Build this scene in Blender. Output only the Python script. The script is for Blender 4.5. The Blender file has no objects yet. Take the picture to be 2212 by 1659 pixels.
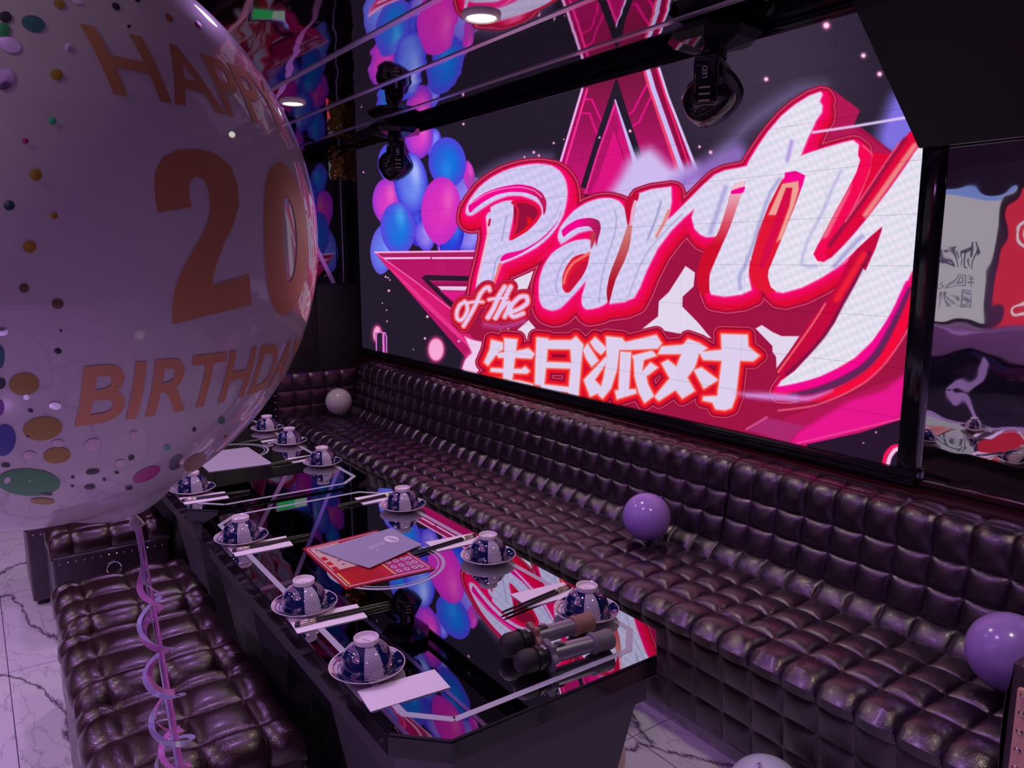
# Party room with an LED wall, tufted leather sofas, black glass tables laid for a meal and a large birthday balloon.
# Units are metres. X runs towards the LED wall, Y towards the back wall, Z up, floor at 0; the camera stands over the origin.
import bpy, bmesh, math, random
import numpy as np
from mathutils import Vector, Matrix

sc = bpy.context.scene
C = sc.collection
PI = math.pi

# ---------------------------------------------------------------- camera
CAM_Z, PITCH, YAW, FPX = 1.5, 9.28, 35.25, 1661.0
cd = bpy.data.cameras.new('camera'); cam = bpy.data.objects.new('camera', cd); C.objects.link(cam)
cam.location = (0, 0, CAM_Z); cam.rotation_euler = (math.radians(90 - PITCH), 0, math.radians(-YAW))
cd.sensor_width = 36; cd.lens = 36 * FPX / 2212; cd.clip_start = .02; cd.clip_end = 60
sc.camera = cam

# ---------------------------------------------------------------- world, view transform, room lights, added violet fill
w = bpy.data.worlds.new('world'); sc.world = w; w.use_nodes = True
w.node_tree.nodes['Background'].inputs[0].default_value = (.25, .18, .4, 1)
w.node_tree.nodes['Background'].inputs[1].default_value = .05
sc.view_settings.view_transform = 'Standard'; sc.view_settings.look = 'None'
sc.view_settings.gamma = 1; sc.view_settings.use_curve_mapping = False
sc.view_settings.exposure = 0
sc.cycles.sample_clamp_indirect = 6; sc.cycles.blur_glossy = .3
sc.cycles.max_bounces = 10; sc.cycles.glossy_bounces = 6; sc.cycles.diffuse_bounces = 4

CEIL = 2.34
DOWNLIGHTS = [(1.565, 2.40), (1.55, 4.26), (1.57, .54), (-.75, .54), (-.75, 2.40), (-.75, 4.26)]

def lamp(name, kind, loc, energy, col, **k):
    d = bpy.data.lights.new(name, kind); d.energy = energy; d.color = col
    for a, b in k.items(): setattr(d, a, b)
    o = bpy.data.objects.new(name, d); C.objects.link(o); o.location = loc
    return o
for x, y in DOWNLIGHTS:
    lamp('downlight_beam', 'SPOT', (x, y, CEIL - .03), 20, (1.0, .92, .68), spot_size=math.radians(120), spot_blend=.5, shadow_soft_size=.05)
# violet fill without fixtures, added under the ceiling to tint floor, leather and balloon
for x, y, e_ in ((-1.7, .6, 110), (-1.7, 2.4, 110), (-1.7, 4.2, 110), (-.6, -1.4, 150), (.72, 1.6, 34), (.72, 3.4, 34)):
    lamp('violet_fill_spot', 'SPOT', (x, y, CEIL - .02), e_, (.66, .34, 1.0), spot_size=math.radians(150), spot_blend=.8, shadow_soft_size=.05)

# ---------------------------------------------------------------- helpers: materials
def nodes(name):
    m = bpy.data.materials.new(name); m.use_nodes = True
    nt = m.node_tree; b = nt.nodes['Principled BSDF']
    return m, nt, b
def S(b, **k):
    for a, v in k.items():
        b.inputs[a.replace('_', ' ')].default_value = v if not isinstance(v, tuple) or len(v) == 4 else (*v, 1)
def lin(c):
    c = np.array(c, float) / 255
    return tuple(float(x) for x in np.where(c <= .04045, c / 12.92, ((c + .055) / 1.055) ** 2.4))
def plain(name, col, rough=.5, metal=0., **k):
    m, nt, b = nodes(name)
    b.inputs['Base Color'].default_value = (*col, 1); b.inputs['Roughness'].default_value = rough; b.inputs['Metallic'].default_value = metal
    for a, v in k.items():
        b.inputs[a.replace('_', ' ')].default_value = v
    return m
def noise_bump(nt, b, scale, strength, dist=.002, detail=4, coord='Object', stretch=None):
    tc = nt.nodes.new('ShaderNodeTexCoord'); n = nt.nodes.new('ShaderNodeTexNoise'); bp = nt.nodes.new('ShaderNodeBump')
    n.inputs['Scale'].default_value = scale; n.inputs['Detail'].default_value = detail
    src = tc.outputs[coord]
    if stretch:
        mp = nt.nodes.new('ShaderNodeMapping'); mp.inputs['Scale'].default_value = stretch
        nt.links.new(src, mp.inputs[0]); src = mp.outputs[0]
    nt.links.new(src, n.inputs['Vector']); nt.links.new(n.outputs[0], bp.inputs['Height'])
    bp.inputs['Strength'].default_value = strength; bp.inputs['Distance'].default_value = dist
    nt.links.new(bp.outputs[0], b.inputs['Normal'])
    return n, bp
def ramp(nt, src, stops):
    r = nt.nodes.new('ShaderNodeValToRGB'); e = r.color_ramp.elements
    while len(e) < len(stops): e.new(.5)
    for q, (p, c) in zip(e, stops):
        q.position = p; q.color = (*c, 1)
    nt.links.new(src, r.inputs[0]); return r
def math_node(nt, op, a, b=None, c=None):
    n = nt.nodes.new('ShaderNodeMath'); n.operation = op
    for i, v in enumerate((a, b, c)):
        if v is None: continue
        if isinstance(v, (int, float)): n.inputs[i].default_value = v
        else: nt.links.new(v, n.inputs[i])
    return n.outputs[0]

# leather: dark burgundy hide with fine grain and a waxy sheen
def leather(name, col, rough, ior=1.8, tint=(1, .74, 1)):
    m, nt, b = nodes(name)
    tc = nt.nodes.new('ShaderNodeTexCoord'); n = nt.nodes.new('ShaderNodeTexNoise'); n.inputs['Scale'].default_value = 9; n.inputs['Detail'].default_value = 6
    nt.links.new(tc.outputs['Object'], n.inputs['Vector'])
    r = ramp(nt, n.outputs[0], [(.3, tuple(x * .75 for x in col)), (.7, tuple(x * 1.25 for x in col))])
    nt.links.new(r.outputs[0], b.inputs['Base Color'])
    rr = math_node(nt, 'MULTIPLY_ADD', n.outputs[0], .22, rough - .11); nt.links.new(rr, b.inputs['Roughness'])
    v = nt.nodes.new('ShaderNodeTexVoronoi'); v.inputs['Scale'].default_value = 420; nt.links.new(tc.outputs['Object'], v.inputs['Vector'])
    n2 = nt.nodes.new('ShaderNodeTexNoise'); n2.inputs['Scale'].default_value = 26; n2.inputs['Detail'].default_value = 5; nt.links.new(tc.outputs['Object'], n2.inputs['Vector'])
    h = math_node(nt, 'MULTIPLY_ADD', n2.outputs[0], 3.0, v.outputs[0])
    bp = nt.nodes.new('ShaderNodeBump'); bp.inputs['Strength'].default_value = .35; bp.inputs['Distance'].default_value = .0012
    nt.links.new(h, bp.inputs['Height']); nt.links.new(bp.outputs[0], b.inputs['Normal'])
    b.inputs['IOR'].default_value = ior; b.inputs['Coat Weight'].default_value = .35; b.inputs['Coat Roughness'].default_value = .22; b.inputs['Specular Tint'].default_value = (*tint, 1)
    return m
M = {}
M['leather'] = leather('sofa_leather', (.016, .0065, .015), .25)
M['leather_brown'] = leather('ottoman_leather', (.021, .0075, .009), .25, 1.62, (1, .82, .90))
M['leather_side'] = leather('side_leather', (.016, .007, .011), .40)
M['black'] = plain('black_satin', (.010, .009, .013), .35)
M['black_gloss'] = plain('black_gloss', (.008, .007, .012), .08)
M['black_matte'] = plain('black_matte', (.012, .009, .014), .6)
M['chrome'] = plain('chrome', (.85, .84, .9), .12, 1)
M['trim'] = plain('brushed_trim', (.80, .74, .88), .30, .75)
M['inlay'] = plain('pale_inlay', (.42, .42, .48), .35, .0)
M['paper'] = plain('paper_napkin', (.82, .74, .80), .85)
M['wood'] = plain('chopstick_black', (.012, .008, .010), .3)
M['silver_ring'] = plain('chopstick_ring', (.6, .52, .42), .25, 1)
M['pedestal'] = plain('pedestal_grey', (.060, .050, .065), .38)
M['red_panel'] = plain('dark_red_panel', (.035, .004, .012), .22)
M['mirror_frame'] = plain('mirror_frame', (.01, .009, .014), .15)
M['stud'] = plain('nail_stud', (.55, .42, .36), .2, 1)
M['copper_hide'] = plain('copper_hide', (.66, .33, .28), .42)

def mirror(name, tint, rough, scale, strength, dist, stretch=None):
    m, nt, b = nodes(name)
    b.inputs['Base Color'].default_value = (*tint, 1); b.inputs['Metallic'].default_value = 1; b.inputs['Roughness'].default_value = rough
    if strength: noise_bump(nt, b, scale, strength, dist, 2, 'Object', stretch)
    return m
M['ceiling'] = mirror('mirror_ceiling', (.50, .44, .47), .03, 3.0, 1, .0050, (1, .35, 1))
M['wall_mirror'] = mirror('rippled_mirror', (.74, .72, .74), .02, 3.2, 1, .0035)
M['dark_mirror'] = mirror('smoked_mirror', (.13, .12, .15), .04, 2.5, 1, .006)
M['gold_mirror'] = mirror('gold_mirror', (.9, .55, .12), .05, 9, 1, .02)
M['table_glass'] = mirror('black_table_glass', (.50, .50, .54), .012, 1.2, 0, .0)

# marble floor
def marble():
    m, nt, b = nodes('marble_floor')
    tc = nt.nodes.new('ShaderNodeTexCoord')
    mp = nt.nodes.new('ShaderNodeMapping'); mp.inputs['Scale'].default_value = (1.5, .55, 1); mp.inputs['Rotation'].default_value = (0, 0, .9)
    nt.links.new(tc.outputs['Object'], mp.inputs[0])
    n = nt.nodes.new('ShaderNodeTexNoise'); n.inputs['Scale'].default_value = 1.6; n.inputs['Detail'].default_value = 8; n.inputs['Roughness'].default_value = .62
    nt.links.new(mp.outputs[0], n.inputs['Vector'])
    mx = nt.nodes.new('ShaderNodeVectorMath'); mx.operation = 'MULTIPLY_ADD'; mx.inputs[1].default_value = (.55, .55, .55)
    nt.links.new(n.outputs['Color'], mx.inputs[0]); nt.links.new(mp.outputs[0], mx.inputs[2])
    v = nt.nodes.new('ShaderNodeTexVoronoi'); v.feature = 'DISTANCE_TO_EDGE'; v.inputs['Scale'].default_value = 1.9
    nt.links.new(mx.outputs[0], v.inputs['Vector'])
    v2 = nt.nodes.new('ShaderNodeTexVoronoi'); v2.feature = 'DISTANCE_TO_EDGE'; v2.inputs['Scale'].default_value = 5.2
    nt.links.new(mx.outputs[0], v2.inputs['Vector'])
    r1 = ramp(nt, v.outputs['Distance'], [(0, (.05, .04, .06)), (.012, (.34, .30, .34)), (.03, (.56, .54, .56))])
    r2 = ramp(nt, v2.outputs['Distance'], [(0, (.62, .60, .63)), (.012, (.92, .92, .92)), (.03, (1, 1, 1))])
    mul = nt.nodes.new('ShaderNodeMix'); mul.data_type = 'RGBA'; mul.blend_type = 'MULTIPLY'; mul.inputs[0].default_value = 1
    nt.links.new(r1.outputs[0], mul.inputs[6]); nt.links.new(r2.outputs[0], mul.inputs[7])
    br = nt.nodes.new('ShaderNodeTexBrick'); br.offset = 0; br.inputs['Scale'].default_value = 1; br.inputs['Brick Width'].default_value = .8; br.inputs['Row Height'].default_value = .8
    br.inputs['Mortar Size'].default_value = .0016; br.inputs['Color1'].default_value = br.inputs['Color2'].default_value = (1, 1, 1, 1); br.inputs['Mortar'].default_value = (.15, .12, .16, 1)
    nt.links.new(tc.outputs['Object'], br.inputs['Vector'])
    m2 = nt.nodes.new('ShaderNodeMix'); m2.data_type = 'RGBA'; m2.blend_type = 'MULTIPLY'; m2.inputs[0].default_value = 1
    nt.links.new(mul.outputs[2], m2.inputs[6]); nt.links.new(br.outputs[0], m2.inputs[7]); nt.links.new(m2.outputs[2], b.inputs['Base Color'])
    b.inputs['Roughness'].default_value = .22
    return m
M['marble'] = marble()

def emit(name, col, strength=1.):
    m = bpy.data.materials.new(name); m.use_nodes = True; nt = m.node_tree; nt.nodes.clear()
    e = nt.nodes.new('ShaderNodeEmission'); o = nt.nodes.new('ShaderNodeOutputMaterial')
    e.inputs[0].default_value = (*col, 1); e.inputs[1].default_value = strength; nt.links.new(e.outputs[0], o.inputs[0])
    return m
M['lamp_disc'] = emit('lamp_disc', (1, .98, .80), 6)

# ---------------------------------------------------------------- helpers: objects
def tag(o, label=None, cat=None, group=None, kind=None):
    if label: o['label'] = label
    if cat: o['category'] = cat
    if group: o['group'] = group
    if kind: o['kind'] = kind
    return o
def empty(name, loc=(0, 0, 0), rz=0., label=None, cat=None, group=None):
    o = bpy.data.objects.new(name, None); o.empty_display_size = .05; C.objects.link(o)
    o.location = loc; o.rotation_euler = (0, 0, rz)
    return tag(o, label, cat, group)
def finish(name, bm, mat, parent=None, smooth=True, label=None):
    bmesh.ops.recalc_face_normals(bm, faces=bm.faces)
    me = bpy.data.meshes.new(name); bm.to_mesh(me); bm.free()
    if mat is not None:
        for m_ in (mat if isinstance(mat, (list, tuple)) else [mat]): me.materials.append(m_)
    o = bpy.data.objects.new(name, me); C.objects.link(o)
    if smooth:
        for p in me.polygons: p.use_smooth = True
        try: me.set_sharp_from_angle(angle=math.radians(38))
        except Exception: pass
    if parent: o.parent = parent
    if label: o['label'] = label
    return o
def copy_tree(o, parent=None):
    c = o.copy(); C.objects.link(c)
    if parent: c.parent = parent
    for ch in list(o.children): copy_tree(ch, c)
    return c
def box(bm, x0, x1, y0, y1, z0, z1, bev=0., seg=2, mi=0):
    vs = [bm.verts.new((x, y, z)) for x in (x0, x1) for y in (y0, y1) for z in (z0, z1)]
    F = [(0, 1, 3, 2), (4, 6, 7, 5), (0, 4, 5, 1), (2, 3, 7, 6), (0, 2, 6, 4), (1, 5, 7, 3)]
    fs = [bm.faces.new([vs[i] for i in f]) for f in F]
    for f in fs: f.material_index = mi
    if bev:
        es = list({e for f in fs for e in f.edges})
        bmesh.ops.bevel(bm, geom=es, offset=bev, segments=seg, profile=.5, affect='EDGES')
def prism(bm, pts, z0, z1, bev=0., top_scale=None, mi=0):
    lo = [bm.verts.new((x, y, z0)) for x, y in pts]
    hp = top_scale if top_scale else pts
    hi = [bm.verts.new((x, y, z1)) for x, y in hp]
    n = len(pts); fs = [bm.faces.new(lo[::-1]), bm.faces.new(hi)]
    for i in range(n): fs.append(bm.faces.new([lo[i], lo[(i+1) % n], hi[(i+1) % n], hi[i]]))
    for f in fs: f.material_index = mi
    if bev:
        bmesh.ops.recalc_face_normals(bm, faces=fs)
        bmesh.ops.bevel(bm, geom=list({e for f in fs for e in f.edges}), offset=bev, segments=2, profile=.5, affect='EDGES')
def lathe(bm, prof, n=48, mat=None, cap=True, mi=0):
    rings = []
    for r, z in prof:
        if r < 1e-6:
            v = bm.verts.new((0, 0, z)); rings.append([v])
        else:
            rings.append([bm.verts.new((r*math.cos(2*PI*i/n), r*math.sin(2*PI*i/n), z)) for i in range(n)])
    new = []
    for a, b in zip(rings, rings[1:]):
        for i in range(n):
            j = (i+1) % n
            if len(a) == 1 and len(b) == 1: continue
            if len(a) == 1: f = bm.faces.new([a[0], b[i], b[j]])
            elif len(b) == 1: f = bm.faces.new([a[i], a[j], b[0]])
            else: f = bm.faces.new([a[i], a[j], b[j], b[i]])
            f.material_index = mi; new.append(f)
    allv = [v for r in rings for v in r]
    if mat is not None: bmesh.ops.transform(bm, matrix=mat, verts=allv)
    return allv
def tube(bm, pts, r, n=8, closed=False, mi=0):
    pts = [Vector(p) for p in pts]; N = len(pts); rings = []
    up = Vector((0, 0, 1))
    for i, p in enumerate(pts):
        a = pts[(i-1) % N] if (closed or i) else p; b = pts[(i+1) % N] if (closed or i < N-1) else p
        t = (b - a).normalized(); u = t.cross(up)
        if u.length < 1e-3: u = t.cross(Vector((1, 0, 0)))
        u.normalize(); v = u.cross(t)
        rr = r[i] if hasattr(r, '__len__') else r
        rings.append([bm.verts.new(p + (u*math.cos(2*PI*k/n) + v*math.sin(2*PI*k/n)) * rr) for k in range(n)])
    rng = range(N) if closed else range(N-1)
    for i in rng:
        a, b = rings[i], rings[(i+1) % N]
        for k in range(n):
            f = bm.faces.new([a[k], a[(k+1) % n], b[(k+1) % n], b[k]]); f.material_index = mi
    if not closed:
        bm.faces.new(rings[0][::-1]).material_index = mi; bm.faces.new(rings[-1]).material_index = mi
def strip(bm, pts, w, z, mi=0, t=.0006):
    """flat mitred band of width w along pts (2D), top at z + t"""
    P = [Vector(p).to_2d() for p in pts]; L = []; R = []
    for i, p in enumerate(P):
        d0 = (P[i] - P[i-1]).normalized() if i else None; d1 = (P[i+1] - P[i]).normalized() if i < len(P)-1 else None
        if d0 is None: d0 = d1
        if d1 is None: d1 = d0
        n0 = Vector((-d0.y, d0.x)); n1 = Vector((-d1.y, d1.x)); n = (n0 + n1).normalized(); k = (w/2) / max(.3, n.dot(n0))
        L.append(p + n*k); R.append(p - n*k)
    for i in range(len(P)-1):
        q = [(L[i], z+t), (L[i+1], z+t), (R[i+1], z+t), (R[i], z+t)]
        hi = [bm.verts.new((a.x, a.y, b)) for a, b in q]; lo = [bm.verts.new((a.x, a.y, z)) for a, b in q]
        bm.faces.new(hi).material_index = mi; bm.faces.new(lo[::-1]).material_index = mi
        for k in range(4): bm.faces.new([hi[k], lo[k], lo[(k+1) % 4], hi[(k+1) % 4]]).material_index = mi

UU = [0, .035, .10, .22, .40, .60, .78, .90, .965]
def samples(br):
    out = []
    for i in range(len(br)-1):
        for u in UU: out.append((br[i] + (br[i+1]-br[i])*u, i, u))
    out.append((br[-1], len(br)-2, 1.0))
    return out
def pill(u): return 1 - abs(2*u - 1) ** 3.2
class Profile:
    def __init__(s, pts, br):
        s.p = [Vector(q) for q in pts]; s.s = [0]
        for a, b in zip(s.p, s.p[1:]): s.s.append(s.s[-1] + (b-a).length)
        s.br = [s.s[i] for i in br]
    def at(s, t):
        t = min(max(t, 0), s.s[-1])
        for i in range(len(s.p)-1):
            if t <= s.s[i+1] + 1e-9:
                k = (t - s.s[i]) / max(1e-9, s.s[i+1] - s.s[i]); return s.p[i].lerp(s.p[i+1], k)
        return s.p[-1]
    def nrm(s, t):
        d = s.at(t + .012) - s.at(t - .012); d.normalize(); return Vector((-d.y, d.x))
def tuft(bm, prof, along, amp, place, rnd, flip=1, back=None):
    """quilted sheet: prof is the cross-section, along the seams in the other direction; place(p2d, t) -> 3D"""
    A = samples(prof.br); B = samples(along); grid = []
    jit = {}
    for s_, i, u in A:
        row = []; p = prof.at(s_); n = prof.nrm(s_) * flip
        for t, j, v in B:
            k = jit.setdefault((i, j), 1 + rnd.uniform(-.14, .14))
            a = amp[i] if hasattr(amp, '__len__') else amp
            h = a * k * (pill(u) * pill(v)) ** .75
            wr = .0006 * math.sin(37*t + 91*s_ + 3*i) * math.sin(53*s_ + 11*j) * pill(u) * pill(v)
            q = p + n * (h + wr)
            row.append(bm.verts.new(place(q, t)))
        grid.append(row)
    for r0, r1 in zip(grid, grid[1:]):
        for k in range(len(r0)-1): bm.faces.new([r0[k], r0[k+1], r1[k+1], r1[k]])
    # close the ends with the body outline
    if back:
        for k in (0, -1):
            vs = [g[k] for g in grid] + [bm.verts.new(place(Vector(q), along[k])) for q in back]
            try: bm.faces.new(vs)
            except Exception: pass
        t0, t1 = along[0], along[-1]
        chain = [prof.at(prof.br[-1])] + [Vector(q) for q in back] + [prof.at(prof.br[0])]
        for a, b in zip(chain, chain[1:]):
            bm.faces.new([bm.verts.new(place(a, t0)), bm.verts.new(place(b, t0)), bm.verts.new(place(b, t1)), bm.verts.new(place(a, t1))])
def seams(a, b, n): return [a + (b-a)*i/n for i in range(n+1)]

# measuring helpers: where a point of the photograph lies in the room
_p, _y = math.radians(PITCH), math.radians(YAW)
FW = np.array([math.sin(_y)*math.cos(_p), math.cos(_y)*math.cos(_p), -math.sin(_p)])
RT = np.array([math.cos(_y), -math.sin(_y), 0.0]); UPV = np.cross(RT, FW)
def sight(x, y): return (x-1106)/FPX*RT - (y-829.5)/FPX*UPV + FW
EYE = np.array([0, 0, CAM_Z])

# ---------------------------------------------------------------- picture shown on the LED wall
def srgb(c):
    return np.array(c, float) / 255.0

def catmull(P, n=3, closed=True):
    P = np.array(P, float)
    if n <= 1: return P
    out = []
    N = len(P)
    rng = range(N) if closed else range(N - 1)
    for i in rng:
        if closed:
            p0, p1, p2, p3 = P[i - 1], P[i], P[(i + 1) % N], P[(i + 2) % N]
        else:
            p0, p1, p2, p3 = P[max(i - 1, 0)], P[i], P[i + 1], P[min(i + 2, N - 1)]
        # centripetal-like tension keeps corners tight
        m1 = (p2 - p0) * 0.35; m2 = (p3 - p1) * 0.35
        L = np.linalg.norm(p2 - p1) + 1e-9
        for m in (m1, m2):
            q = np.linalg.norm(m)
            if q > L: m *= L / q
        for k in range(n):
            t = k / n
            out.append((2*t**3-3*t**2+1)*p1 + (t**3-2*t**2+t)*m1 + (-2*t**3+3*t**2)*p2 + (t**3-t**2)*m2)
    if not closed: out.append(P[-1])
    return np.array(out)

class Canvas:
    """A raster of the LED wall; every texel knows where it shows in the photograph, so shapes traced there can be filled in."""
    def __init__(s, W, H, mapper):
        s.W, s.H = W, H
        u, v = np.meshgrid((np.arange(W) + .5) / W, (np.arange(H) + .5) / H)
        s.X, s.Y = mapper(u, v)
        s.X = s.X.astype(np.float32); s.Y = s.Y.astype(np.float32)
        s.rgb = np.zeros((H, W, 3), np.float32)
        gx = np.abs(np.gradient(s.X, axis=1)); gy = np.abs(np.gradient(s.Y, axis=0))
        s.aa = np.maximum(gx, gy) * .7 + .15
    def win(s, pts, pad):
        x0, y0 = pts.min(0) - pad; x1, y1 = pts.max(0) + pad
        m = (s.X > x0) & (s.X < x1) & (s.Y > y0) & (s.Y < y1)
        r = np.where(m.any(1))[0]; c = np.where(m.any(0))[0]
        if len(r) == 0 or len(c) == 0: return None
        return slice(r[0], r[-1] + 1), slice(c[0], c[-1] + 1)
    def sdf_poly(s, pts, w):
        X, Y = s.X[w], s.Y[w]
        d2 = np.full(X.shape, 1e12, np.float32); ins = np.zeros(X.shape, bool)
        N = len(pts)
        for i in range(N):
            ax, ay = pts[i]; bx, by = pts[(i + 1) % N]
            ex, ey = bx - ax, by - ay; L = ex*ex + ey*ey
            if L < 1e-9: continue
            t = np.clip(((X-ax)*ex + (Y-ay)*ey) / L, 0, 1)
            dx = X - ax - t*ex; dy = Y - ay - t*ey
            np.minimum(d2, dx*dx + dy*dy, out=d2)
            c = (ay > Y) != (by > Y)
            if ey != 0: ins ^= c & (X < ex * (Y - ay) / ey + ax)
        d = np.sqrt(d2)
        return np.where(ins, -d, d)
    def sdf_stroke(s, pts, rad, w):
        X, Y = s.X[w], s.Y[w]
        d = np.full(X.shape, 1e6, np.float32)
        for i in range(len(pts) - 1):
            ax, ay = pts[i]; bx, by = pts[i+1]; r0, r1 = rad[i], rad[i+1]
            ex, ey = bx - ax, by - ay; L = ex*ex + ey*ey + 1e-9
            t = np.clip(((X-ax)*ex + (Y-ay)*ey) / L, 0, 1)
            dd = np.sqrt((X-ax-t*ex)**2 + (Y-ay-t*ey)**2) - (r0 + (r1-r0)*t)
            np.minimum(d, dd, out=d)
        return d
    def mix(s, w, a, col):
        a = a[..., None]
        s.rgb[w] = s.rgb[w] * (1 - a) + col * a
    def poly(s, pts, col, soft=0, smooth=3, alpha=1.0):
        pts = catmull(pts, smooth) if smooth > 1 else np.array(pts, float)
        w = s.win(pts, 4 + soft * 2)
        if w is None: return
        d = s.sdf_poly(pts, w)
        k = s.aa[w] + soft
        a = np.clip(.5 - d / (2 * k), 0, 1) * alpha
        if soft: a = a * a * (3 - 2 * a)
        s.mix(w, a, col if callable(col) is False else col(s.X[w], s.Y[w], d))
    def stroke(s, pts, r, col, soft=0, smooth=4, alpha=1.0):
        rr = np.array(r if hasattr(r, '__len__') else [r] * len(pts), float)
        if smooth > 1:
            Q = catmull(pts, smooth, False); tt = np.linspace(0, len(pts) - 1, len(Q))
            rr = np.interp(tt, np.arange(len(pts)), rr); pts = Q
        else: pts = np.array(pts, float)
        w = s.win(pts, rr.max() + 4 + soft * 2)
        if w is None: return
        d = s.sdf_stroke(pts, rr, w)
        k = s.aa[w] + soft
        a = np.clip(.5 - d / (2 * k), 0, 1) * alpha
        if soft: a = a * a * (3 - 2 * a)
        s.mix(w, a, col)
    def ell(s, cx, cy, rx, ry, rot, col, hi, lo, hx=.35, hy=-.35):
        pts = np.array([(cx-rx-ry, cy-ry-rx), (cx+rx+ry, cy+ry+rx)])
        w = s.win(pts, 2)
        if w is None: return
        X, Y = s.X[w] - cx, s.Y[w] - cy
        c, q = math.cos(rot), math.sin(rot)
        x = (X*c + Y*q) / rx; y = (-X*q + Y*c) / ry
        taper = 1 - .16 * np.clip(y, 0, 1) ** 2
        x = x / taper
        r = np.sqrt(x*x + y*y)
        a = np.clip((1 - r) * min(rx, ry) / (s.aa[w] * 2) + .5, 0, 1)
        rim = np.clip((r - .35) / .65, 0, 1) ** 1.3
        colr = srgb(col) * (1 - rim[..., None]) + srgb(lo) * rim[..., None]
        h = np.exp(-(((x - hx) / .30) ** 2 + ((y - hy) / .42) ** 2))[..., None] * .75
        colr = colr * (1 - h) + srgb(hi) * h
        h2 = np.exp(-(((x + .35) / .35) ** 2 + ((y + .15) / .5) ** 2))[..., None] * .25
        colr = colr * (1 - h2) + srgb(lo) * h2
        s.mix(w, a, colr)

def T(ox, oy, k, pts):
    return [(ox + x / k, oy + y / k) for x, y in pts]
def rA(*p): return T(980, 320, 4.1475, p)
def rB(*p): return T(1300, 320, 4.1475, p)
def rC(*p): return T(1580, 180, 4.1475, p)
def rD(*p): return T(1580, 540, 3.95, p)
def rE(*p): return T(960, 600, 5.53, p)
def rF(*p): return T(1320, 640, 5.53, p)
def rG(*p): return T(780, 280, 5.53, p)
def rH(*p): return T(1180, 120, 5.53, p)
def rJ(*p): return T(560, 480, 3.687, p)

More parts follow.
